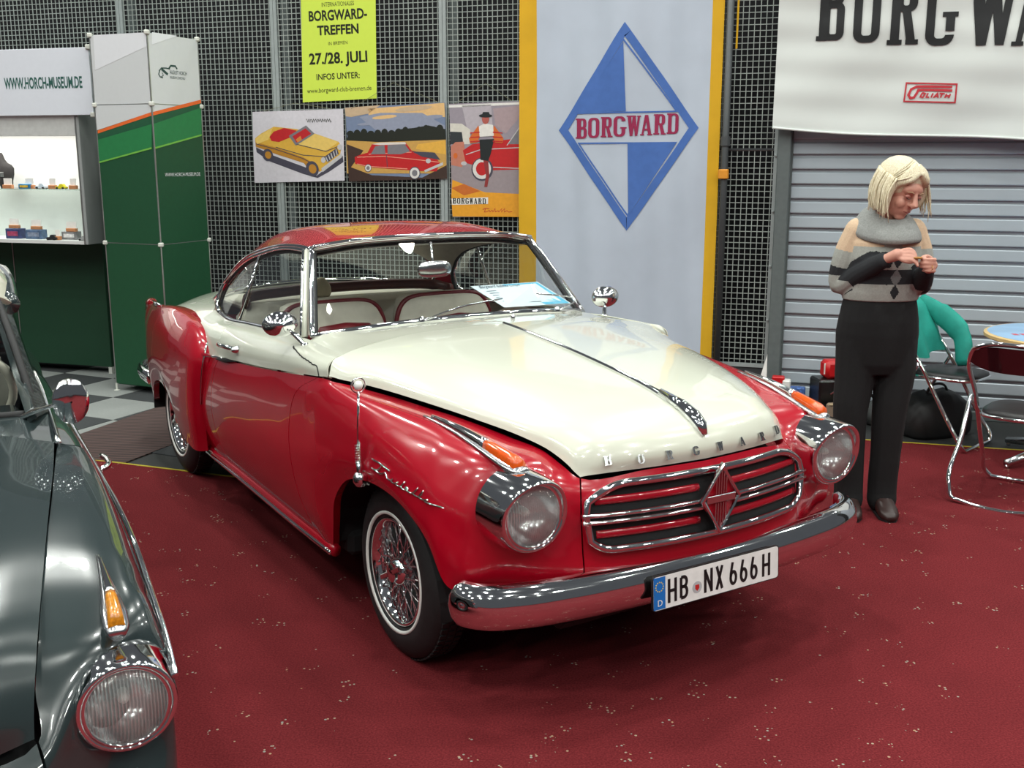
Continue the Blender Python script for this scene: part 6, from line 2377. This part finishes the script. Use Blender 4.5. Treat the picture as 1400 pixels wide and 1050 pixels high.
    nt.links.new(tc.outputs['Object'], mp.inputs['Vector'])
    nt.links.new(mp.outputs['Vector'], nz.inputs['Vector'])
    nt.links.new(nz.outputs['Fac'], rp.inputs['Fac'])
    nt.links.new(rp.outputs['Color'], bs.inputs['Base Color'])
    nt.links.new(nz.outputs['Fac'], bp.inputs['Height'])
    nt.links.new(bp.outputs['Normal'], bs.inputs['Normal'])
    h = MB()
    ellipsoid(h, (0, -.030, .036), (.095, .106, .094), 20, HM)
    HI = HM.inverted()
    dn = HI.to_3x3() @ Vector((0, 0, -1))
    rng = random.Random(3)
    for s in (-1, 1):
        for k in range(11):
            t = k / 10
            st = Vector((s * (.064 + .012 * math.sin(t * PI)), .022 - .100 * t, .048 - .01 * t))
            mid = st + dn * .06 + Vector((s * .030, -.014, 0))
            end = st + dn * (.118 + .022 * rng.random() + (.035 if s > 0 else 0)) + Vector((s * (.040 if s > 0 else .012), -.024, 0))
            h.tube(curve([st, mid, end], 4), [.019] * 4 + [.018, .017, .015, .012, .006], 8, M=HM)
        for k in range(4):
            h.tube(curve([(s * .006, .02 + .012 * k, .120 - .006 * k), (s * .044, .040 + .010 * k, .098 - .008 * k), (s * .072, .040, .055 - .006 * k), (s * .080, .028, .0)], 4), [.014] * 8 + [.012, .011, .010, .009, .008], 8, M=HM)
    for k in range(9):
        a = -70 + 140 * k / 8
        x = .08 * math.sin(math.radians(a))
        st = Vector((x, -.10 * math.cos(math.radians(a)) - .01, .03))
        h.tube(curve([st, st + dn * .06 + Vector((0, -.012, 0)), st + dn * .115], 4), [.02] * 6 + [.016, .012, .008], 8, M=HM)
    solidify('hair', h, .0045, hm, wo, 7, .5)
    wi = MB()
    for s in (-1, 1):
        for k in range(26):
            t = rng.random()
            st = Vector((s * (.086 + .012 * math.sin(t * PI)), .045 - .13 * t, .06))
            mid = st + dn * .07 + Vector((s * (.022 + .01 * rng.random()), -.012, 0))
            end = st + dn * (.135 + .045 * rng.random() + (.025 if s > 0 else 0)) + Vector((s * (.020 + .03 * rng.random()), -.02 * rng.random(), 0))
            wi.tube(curve([st, mid, end], 4), [.005] * 4 + [.0045, .004, .003, .002, .001], 5, M=HM)
    for k in range(16):
        sx = -1 if k % 2 else 1
        a_ = rng.random()
        wi.tube(curve([(sx * .004, -.02 + .07 * a_, .132 - .02 * a_), (sx * .055, .01 + .06 * a_, .112 - .03 * a_), (sx * .092, .0 + .04 * a_, .05)], 5), [.0045] * 8 + [.003, .002, .001], 5, M=HM)
    wi.build('hair_wisps', hm, wo, smooth=True)['kind'] = 'stuff'

    # trousers
    blk = mat('black_trousers', srgb(13, 13, 15), rough=.9, var=.15, scale=60, bump=.3, bscale=90)
    t = MB()
    column(t, [(0, 0, 1.055, .160, .108), (0, 0, 1.0, .172, .118), (0, 0, .93, .184, .125), (0, -.005, .87, .190, .130), (0, -.005, .80, .187, .124), (0, 0, .73, .172, .112), (0, 0, .68, .13, .09)])
    for s, kx, ax in ((1, .108, .086), (-1, -.076, -.075)):
        P = [(s * .090, -.003, .83), (s * .092, .004, .68), (kx, .018, .50), ((kx + ax) / 2, .010, .30), (ax, .0, .095), (ax, .004, .062)]
        limb(t, P[:1] + P[1:], [.098, .094, .080, .070, .068, .070])
    solidify('trousers', t, .007, blk, wo, 3, .5)
    # shoes
    br = mat('dark_brown_leather', srgb(50, 34, 32), rough=.4)
    for s, ax in ((1, .086), (-1, -.075)):
        q = MB()
        secs = []
        for (y, w, z0, z1) in ((-.085, .022, .004, .04), (-.075, .034, .0, .07), (-.03, .040, .0, .10), (.02, .041, .0, .105), (.07, .045, .0, .085), (.12, .047, .0, .062), (.155, .041, .002, .048), (.178, .022, .006, .03)):
            zc, zh = (z0 + z1) / 2, (z1 - z0) / 2
            x = ax + (s * .02 if s > 0 else .008) * max(0, y) / .17
            secs.append([(x + w * math.copysign(abs(math.cos(a)) ** .8, math.cos(a)), y, zc + zh * math.copysign(abs(math.sin(a)) ** .8, math.sin(a))) for a in np.linspace(0, 2 * PI, 19)[:-1]])
        q.loft(secs)
        sh = q.build('shoe', br, wo, smooth=True)
        q = MB()
        q.prism([(ax + (s * .02 if s > 0 else .008) * max(0, y) / .17 + w * 1.06, y) for y, w in ((-.08, .025), (-.03, .036), (.07, .043), (.13, .044), (.175, .022))] + [(ax + (s * .02 if s > 0 else .008) * max(0, y) / .17 - w * 1.06, y) for y, w in ((.175, .022), (.13, .044), (.07, .043), (-.03, .036), (-.08, .025))], -.004, .012)
        q.build('sole', m_rubber, sh)

    # sweater: colours are knitted panels
    gy = mat('knit_grey', srgb(158, 160, 154), rough=.9, var=.08, scale=120, bump=.4, bscale=260)
    bl = mat('knit_black', srgb(34, 36, 40), rough=.9, var=.12, scale=120, bump=.4, bscale=260)
    be = mat('knit_beige', srgb(204, 176, 148), rough=.9, var=.06, scale=120, bump=.4, bscale=260)
    mg = mat('knit_mid_grey', srgb(110, 112, 112), rough=.9, var=.08, scale=120)
    w = MB()
    column(w, [(0, 0, 1.025, .172, .118), (0, .002, 1.06, .176, .122), (0, .006, 1.14, .172, .124), (0, .012, 1.22, .172, .132), (0, .008, 1.29, .168, .122), (0, 0, 1.345, .145, .090), (0, 0, 1.38, .09, .066)], 28)
    limb(w, [shR + A([-.03, 0, .0]), (shR + elR) / 2 + A([.004, 0, 0]), elR, (elR + wrR) / 2, wrR + (elR - wrR) * .06], [.064, .058, .053, .046, .036])
    limb(w, [shL + A([.03, 0, .0]), (shL + elL) / 2 - A([.004, 0, 0]), elL, (elL + wrL) / 2, wrL + (elL - wrL) * .06], [.062, .058, .054, .046, .036])
    sw = solidify('sweater', w, .0042, [gy, bl, be, mg], wo, 4, .5)
    me = sw.data
    while len(me.materials) < 4:
        me.materials.append([gy, bl, be, mg][len(me.materials)])

    def dseg(p, a, c):
        d = c - a
        t_ = np.clip(((p - a) @ d) / (d @ d), 0, 1)
        return np.linalg.norm(p - a - t_ * d), t_
    idx = []
    for f in me.polygons:
        p = A(f.center)
        up = min((dseg(p, shR, elR)[0], 0), (dseg(p, shL, elL)[0], 1))
        fo = min((dseg(p, elR, wrR)[0], 0), (dseg(p, elL, wrL)[0], 1))
        arm = min(up[0], fo[0]) < .066 and ((p[0] / .166) ** 2 + ((p[1] - .010) / .127) ** 2 > 1.0 or p[2] > 1.30)
        m_ = 0
        if arm and fo[0] < up[0] - .004:
            el, wr = ((elR, wrR), (elL, wrL))[fo[1]]
            d, tt = dseg(p, el, wr)
            m_ = 1
            # light patch on the outside of the elbow
            q = p - el
            if tt < .30 and abs(q[0] * .5 + q[2]) < .045 - .10 * max(0, tt - .05):
                m_ = 0
        elif arm:
            sh, el = ((shR, elR), (shL, elL))[up[1]]
            d, tt = dseg(p, sh, el)
            m_ = 2 if tt < .34 else (0 if tt < .66 else 1)
            if tt > .80 and p[2] < el[2] + .045:
                m_ = 0
        else:
            if p[2] > 1.275 and abs(p[0]) > .04:
                m_ = 2
            elif 1.105 < p[2] < 1.175:
                m_ = 1
            if p[1] > .05:
                dx = p[0] + .022
                if abs(dx) / .022 + abs(p[2] - 1.072) / .036 < 1:
                    m_ = 1
                elif abs(dx) / .026 + abs(p[2] - 1.137) / .042 < 1:
                    m_ = 3
                elif abs(dx) / .024 + abs(p[2] - 1.215) / .036 < 1:
                    m_ = 1
        idx.append(m_)
    me.polygons.foreach_set('material_index', idx)
    # big folded roll collar
    c = MB()
    cm = mat('ribbed_collar', srgb(142, 144, 142), rough=.95, var=.12, scale=150, bump=.7, bscale=220)
    secs = []
    for (rr, dz, dr) in ((.062, -.005, .02), (.070, .016, .03), (.088, .022, .045), (.118, .006, .06), (.146, -.030, .065), (.156, -.060, .06), (.148, -.086, .05), (.112, -.088, .05), (.085, -.070, .045), (.066, -.04, .03)):
        ring = []
        for k in range(36):
            a = 2 * PI * k / 36
            fr_ = (1 + math.sin(a)) / 2
            q = rr * (1 + .05 * math.sin(3 * a + 14 * rr))
            ring.append((-.006 + q * math.cos(a), .018 + q * .86 * math.sin(a) + .02 * fr_, 1.418 + dz - dr * fr_ ** 1.5 + .010 * math.sin(2 * a + 1.0 + 20 * rr) + .012 * math.cos(a)))
        secs.append(ring)
    c.grid(np.array(secs), closed_u=True, closed_v=True)
    solidify('roll_collar', c, .006, cm, wo, 3, .5)
    r = MB()
    k0 = pL + A([.014, .044, .026 - .0165 * 2])
    r.tube([k0 + A([0, .0095 * math.cos(a), .0095 * math.sin(a)]) for a in np.linspace(0, 2 * PI, 13)[:-1]], .0016, 6, closed=True)
    r.build('ring', mat('gold', srgb(226, 190, 110), rough=.25, metal=1.0), wo)
    # the small thing she holds
    cx = thing('small_biscuit', 'small golden-brown biscuit held between her fingers', 'biscuit', (1.700 + .062, 4.97 - .262, 1.246), 0)
    q = MB()
    q.lathe([(.001, -.004), (.017, -.004), (.020, 0), (.017, .004), (.001, .004)], 16)
    q.build('crust', mat('biscuit_brown', srgb(170, 120, 58), rough=.7, var=.2, scale=120), cx, smooth=True)


woman()

# ------------------------------------------------------------------ chairs, table, jacket and things by the wall
def folding_chair(name, label, loc, rotz):
    c = thing(name, label, 'chair', loc, rotz, 'folding chairs by the table')
    m_blk = mat('black_vinyl', srgb(26, 24, 26), rough=.4, var=.1)
    w = .205
    # back frame runs from the front floor bar over the backrest
    def U(x, y, z):
        return (x, y, z)
    fr = [(-w + .03, .27, .012), (-w, .262, .04), (-w, .20, .13), (-w, -.045, .53), (-w, -.17, .70), (-w + .03, -.205, .765), (-w + .10, -.215, .79), (0, -.218, .797), (w - .10, -.215, .79), (w - .03, -.205, .765), (w, -.17, .70), (w, -.045, .53), (w, .20, .13), (w, .262, .04), (w - .03, .27, .012)]
    MB().tube(curve(fr, 5), .0115, 10, closed=True).build('back_frame', m_chrome, c, smooth=True)
    rl = [(-w - .022, -.02, .50), (-w - .022, -.12, .30), (-w - .022, -.25, .06), (-w, -.268, .022), (-w + .05, -.272, .012), (w - .05, -.272, .012), (w, -.268, .022), (w + .022, -.25, .06), (w + .022, -.12, .30), (w + .022, -.02, .50)]
    MB().tube(curve(rl, 5), .0115, 10).build('rear_frame', m_chrome, c, smooth=True)
    # seat
    st = []
    for k in range(36):
        a = 2 * PI * k / 36
        st.append((.178 * math.copysign(abs(math.cos(a)) ** .55, math.cos(a)), .085 + .19 * math.copysign(abs(math.sin(a)) ** .6, math.sin(a)), .415))
    MB().tube(st, .010, 8, closed=True).build('seat_frame', m_chrome, c, smooth=True)
    secs = []
    for (s, dz) in ((.97, -.004), (1.0, .008), (.97, .022), (.85, .03), (.4, .032)):
        secs.append([(p[0] * s, .085 + (p[1] - .085) * s, .415 + dz) for p in st])
    MB().loft(secs).build('seat', m_blk, c, smooth=True)
    # backrest: curved panel between the uprights
    G = []
    for i in range(17):
        u = -1 + i / 8
        zt = .782 - .05 * abs(u) ** 4
        zb = .655 + .035 * abs(u) ** 3
        G.append([(u * (w - .006), -.165 - .55 * (zb + (zt - zb) * v - .69) * .55 - .035 * (1 - u * u), zb + (zt - zb) * v) for v in np.linspace(0, 1, 7)])
    G = np.array(G)
    b = MB()
    b.grid(G)
    G2 = G.copy()
    G2[..., 1] -= .012
    b.grid(G2[::-1])
    rim = np.concatenate([G[:, 0], G[1:, -1][::-1] * 0 + G[::-1][:-1, -1]])
    b.build('backrest', mat('dark_maroon_gloss', srgb(54, 16, 22), rough=.15, coat=1.0), c, smooth=True)
    return c


def props():
    a = folding_chair('folding_chair', 'folding chair with chrome tubes and glossy dark back, nearest the camera', (2.50, 5.185, .006), math.radians(50 - 90))
    b = copy_tree(a)
    b.location = (2.535, 6.315, .0)
    b.rotation_euler = (0, 0, math.radians(-45 - 90))
    b['label'] = 'black folding chair behind the woman with a teal jacket over its back'
    # teal jacket over the back of the far chair
    j = thing('jacket', 'teal green jacket hung over the back of the far folding chair', 'jacket', (2.535, 6.315, 0), math.radians(-135))
    tl = mat('teal_cloth', srgb(24, 142, 128), rough=.75, var=.12, scale=14)
    def drape(x0, x1, n, wob, zb, zf, name, thick=.012, dy=0.0):
        G = []
        for i in range(n + 1):
            u = i / n
            col = []
            prof = [(-.30 + dy, zb), (-.275 + dy, zb + (.80 - zb) * .5), (-.262, .70), (-.250, .795), (-.215, .822), (-.175, .80), (-.13, .72), (-.08 - dy, zf + .1), (-.05 - dy, zf)]
            prof = curve([(0, p[0], p[1]) for p in prof], 4)
            for k, p in enumerate(prof):
                t = abs(k / (len(prof) - 1) - .45) / .55
                x = x0 + (x1 - x0) * u
                x = x * (1 - .12 * t) + wob * math.sin(3 * u * PI + k * .25) * t
                col.append((x, p[1] + .022 * math.sin(u * 13 + k * .18) * t, p[2] + .012 * math.sin(u * 7)))
            G.append(col)
        G = np.array(G)
        q = MB()
        q.grid(G)
        G2 = G.copy()
        nrm = np.cross(np.gradient(G, axis=0), np.gradient(G, axis=1))
        nrm /= np.linalg.norm(nrm, axis=-1, keepdims=True) + 1e-9
        G2 -= nrm * thick
        q.grid(G2[::-1])
        # close the rim
        U_, V_ = G.shape[:2]
        loop = [(i, 0) for i in range(U_)] + [(U_ - 1, k) for k in range(1, V_)] + [(i, V_ - 1) for i in range(U_ - 2, -1, -1)] + [(0, k) for k in range(V_ - 2, 0, -1)]
        m_ = len(loop)
        q.add([tuple(G[i]) for i in loop] + [tuple(G2[i]) for i in loop], [(k, m_ + k, m_ + (k + 1) % m_, (k + 1) % m_) for k in range(m_)])
        return q.build(name, tl, j, smooth=True)
    drape(-.235, .235, 22, .012, .34, .52, 'coat_body')
    q = MB()
    q.tube(curve([(-.16, -.21, .80), (-.13, -.06, .745), (-.09, .085, .64), (-.05, .135, .47)], 6), [.06] * 6 + [.07] * 6 + [.06] * 6 + [.045], 12, flat=.5)
    q.build('sleeve', tl, j, smooth=True)
    q = MB()
    q.tube(curve([(.20, -.26, .79), (.225, -.25, .62), (.21, -.21, .46), (.18, -.17, .28)], 6), [.035] * 6 + [.045] * 6 + [.042] * 6 + [.036], 12, flat=.55)
    q.build('sleeve', tl, j, smooth=True)
    # bags on the floor under the far chair
    def bag(name, label, loc, dims, m, rz=0.0):
        o = thing(name, label, 'bag', loc, rz)
        secs = []
        for (t, s) in ((0, .9), (.1, 1.0), (.45, 1.02), (.75, .9), (.92, .66), (1.0, .35)):
            secs.append([(dims[0] / 2 * s * math.copysign(abs(math.cos(a_)) ** .6, math.cos(a_)), dims[1] / 2 * s * math.copysign(abs(math.sin(a_)) ** .6, math.sin(a_)) , dims[2] * t * (1 + .05 * math.sin(3 * a_))) for a_ in np.linspace(0, 2 * PI, 25)[:-1]])
        MB().loft(secs).build('bag_body', m, o, smooth=True)
        h = dims[2]
        MB().tube(curve([(-dims[0] * .2, 0, h * .9), (-dims[0] * .12, 0, h * 1.12), (dims[0] * .12, 0, h * 1.12), (dims[0] * .2, 0, h * .9)], 5), .008, 6).build('handle', m, o, smooth=True)
    bag('travel_bag', 'black bag on the floor under the far folding chair', (2.60, 6.46, 0), (.46, .26, .27), mat('black_nylon', srgb(20, 20, 22), rough=.6), .4)
    bag('travel_bag', 'dark grey bag on the floor between the woman and the shutter', (2.38, 6.74, 0), (.26, .2, .14), mat('grey_nylon', srgb(62, 64, 64), rough=.7), .1)

    # round table
    t = thing('round_table', 'round bistro table with a printed blue top at the right edge', 'table', (3.06, 5.82, .006))
    ed = mat('table_edge', srgb(206, 176, 120), rough=.4)
    bl = mat('table_print_blue', srgb(140, 176, 210), rough=.3, var=.15, scale=5)
    MB().lathe([(.001, .690), (.44, .690), (.45, .697), (.45, .713), (.44, .718), (.001, .718)], 56).build('table_top', ed, t, smooth=True, angle=30)
    MB().lathe([(.432, .7185), (.001, .7190)], 48).build('printed_sheet', bl, t)
    pr = mat('table_print_red', srgb(196, 70, 84), rough=.4)
    lt = MB()
    for (y, x0, x1, hh) in ((-.02, -.33, .25, .05), (-.16, -.30, .2, .028)):
        x = x0
        while x < x1:
            lt.add([(x, y, .7196), (x + .030, y, .7196), (x + .030, y + hh, .7196), (x, y + hh, .7196)], [(0, 1, 2, 3)])
            x += .046
    q = lt.build('print_blocks', pr, t)
    q['kind'] = 'stuff'
    MB().lathe([(.028, .05), (.028, .69)], 20).build('column', m_chrome, t, smooth=True)
    for k in range(4):
        a_ = math.radians(200 + 90 * k)
        q = MB()
        q.tube([(.02 * math.cos(a_), .02 * math.sin(a_), .085), (.2 * math.cos(a_), .2 * math.sin(a_), .065), (.385 * math.cos(a_), .385 * math.sin(a_), .028)], [.026, .026, .020], 10, flat=1.1)
        q.tube([(.375 * math.cos(a_), .375 * math.sin(a_), 0), (.375 * math.cos(a_), .375 * math.sin(a_), .02)], .012, 8)
        q.build('foot', m_brush, t, smooth=True)

    # things along the wall behind the coupe
    def crate(name, label, cat, P, dims, m, rz, mk=None):
        o = thing(name, label, cat, P, rz)
        MB().box((0, 0, dims[2] / 2), dims, .012).build('shell', m, o)
        if mk:
            mk(o)
        return o
    blk = mat('black_case', srgb(16, 16, 18), rough=.3)
    P = at_height(1150, 572, 0)
    P = at_depth(1129, 545, 6.75)
    base_z = .0
    crate('cardboard_box', 'brown cardboard box behind the headlight of the coupe', 'box', (2.08, 6.60, 0), (.18, .14, .155), mat('cardboard', srgb(136, 116, 98), rough=.8), .2, lambda o: MB().box((0, 0, .157), (.20, .04, .002)).build('tape', mat('tape_tan', srgb(170, 150, 120)), o))
    crate('black_case', 'black case standing behind the cardboard box', 'case', (2.06, 6.80, 0), (.24, .18, .285), blk, .1, lambda o: MB().tube([(-.05, -.105, .2), (-.03, -.12, .22), (.03, -.12, .22), (.05, -.105, .2)], .007, 6).build('handle', m_brush, o))
    rd = mat('red_plastic', srgb(190, 16, 24), rough=.4)
    o = thing('red_canister', 'red plastic canister lying on the black case', 'canister', (2.06, 6.80, .285), .15)
    MB().box((0, 0, .058), (.14, .12, .116), .02).build('shell', rd, o, smooth=True, angle=40)
    MB().tube([(-.072, -.03, .03), (-.072, -.03, .10)], .005, 6).build('seam', m_white, o)
    # white folded card and bright shopping bag
    o = thing('folded_card', 'white pointed folded card leaning at the foot of the mesh wall', 'card', (1.655, 7.02, 0), -.3)
    b_ = MB()
    b_.add([(-.07, -.03, 0), (.035, -.03, 0), (.03, .0, .40), (-.07, .05, 0), (.035, .05, 0)], [(0, 1, 2), (4, 3, 2), (1, 4, 2), (3, 0, 2), (0, 3, 4, 1)])
    b_.build('card', mat('card_white', srgb(236, 236, 232)), o)
    o = thing('gift_bag', 'small red white and blue gift bag by the shutter', 'bag', (1.80, 6.95, 0), -.3)
    MB().box((-.05, 0, .13), (.08, .07, .26), .006).build('red_part', rd, o)
    MB().box((.005, -.012, .125), (.05, .08, .235), .006).build('white_part', m_white, o)
    MB().box((.075, 0, .10), (.10, .07, .19), .006).build('blue_part', mat('checked_blue', srgb(60, 96, 160), rough=.6, var=.7, scale=60), o)


def info_sheet():
    Rz = Matrix.Rotation(CTH, 4, 'Z')
    T = Matrix.Translation((CX, CY, 0)) @ Rz
    c = [Vector(p) for p in ((-.985, .150, 1.118), (-.955, .485, 1.120), (-.868, .612, 1.022), (-.845, .240, 1.034))]
    ctr = sum(c, Vector()) / 4
    o = thing('information_sheet', 'pale blue information sheet lying on the coupe dashboard behind the windscreen', 'sheet')
    M = T @ Matrix.Translation(ctr)
    o.matrix_world = M
    P = [p - ctr for p in c]
    n = (P[1] - P[0]).cross(P[2] - P[1]).normalized()
    if n.x < 0:
        n = -n
    pa = mat('paper_pale', srgb(214, 226, 232), rough=.5, var=.02)
    bq = mat('paper_blue', srgb(92, 184, 220), rough=.5, var=.2, scale=8)
    ikd = mat('paper_ink', srgb(40, 60, 90), rough=.6)
    b = MB()
    v = [tuple(p) for p in P] + [tuple(p - n * .002) for p in P]
    b.add(v, [(0, 1, 2, 3), (7, 6, 5, 4), (0, 4, 5, 1), (1, 5, 6, 2), (2, 6, 7, 3), (3, 7, 4, 0)])
    b.build('paper', pa, o)
    def uv(u, w, d):
        a = P[0].lerp(P[1], u)
        e = P[3].lerp(P[2], u)
        return tuple(a.lerp(e, w) + n * d)
    b = MB()
    b.add([uv(.45, .02, .001), uv(.98, .02, .001), uv(.98, .98, .001), uv(.62, .98, .001)], [(0, 1, 2, 3)])
    b.build('blue_print', bq, o)
    b = MB()
    b.add([uv(.42, .25, .0015), uv(.70, .3, .0015), uv(.9, .9, .0015), uv(.6, .7, .0015)], [(0, 1, 2, 3)])
    b.build('deep_blue_print', mat('paper_deep', srgb(120, 200, 230), rough=.5), o)
    Mx = frame_matrix(uv(.08, .13, .0022), tuple(Vector(uv(1, .13, 0)) - Vector(uv(0, .13, 0))), tuple(Vector(uv(.0, 0, 0)) - Vector(uv(.0, 1, 0))))
    fit_text('heading', 'Borgward Isabella Coupe', ikd, .030, .20, o, Mx)
    ln = MB()
    for k in range(7):
        w = .26 + k * .095
        for (u0, u1) in ((.10, .24), (.36, .62)):
            ln.add([uv(u0, w, .002), uv(u1, w, .002), uv(u1, w + .02, .002), uv(u0, w + .02, .002)], [(0, 1, 2, 3)])
    q = ln.build('text_lines', ikd, o)
    q['kind'] = 'stuff'
    # cream rounded cushion on the rear shelf
    pl = thing('plush_cushion', 'small cream cushion on the rear shelf of the coupe', 'cushion')
    pl.matrix_world = T @ Matrix.Translation((-2.06, -.11, .972))
    b = MB()
    secs = []
    for (z, r) in ((0, .04), (.02, .05), (.05, .048), (.075, .036), (.092, .02), (.10, .006)):
        secs.append([(r * .5 * math.cos(a), r * (1 + .15 * math.sin(2 * a)) * math.sin(a), z) for a in np.linspace(0, 2 * PI, 19)[:-1]])
    b.loft(secs)
    b.build('cushion', mat('plush_cream', srgb(204, 196, 172), rough=.9, bump=.5, bscale=120), pl, smooth=True)


props()
info_sheet()
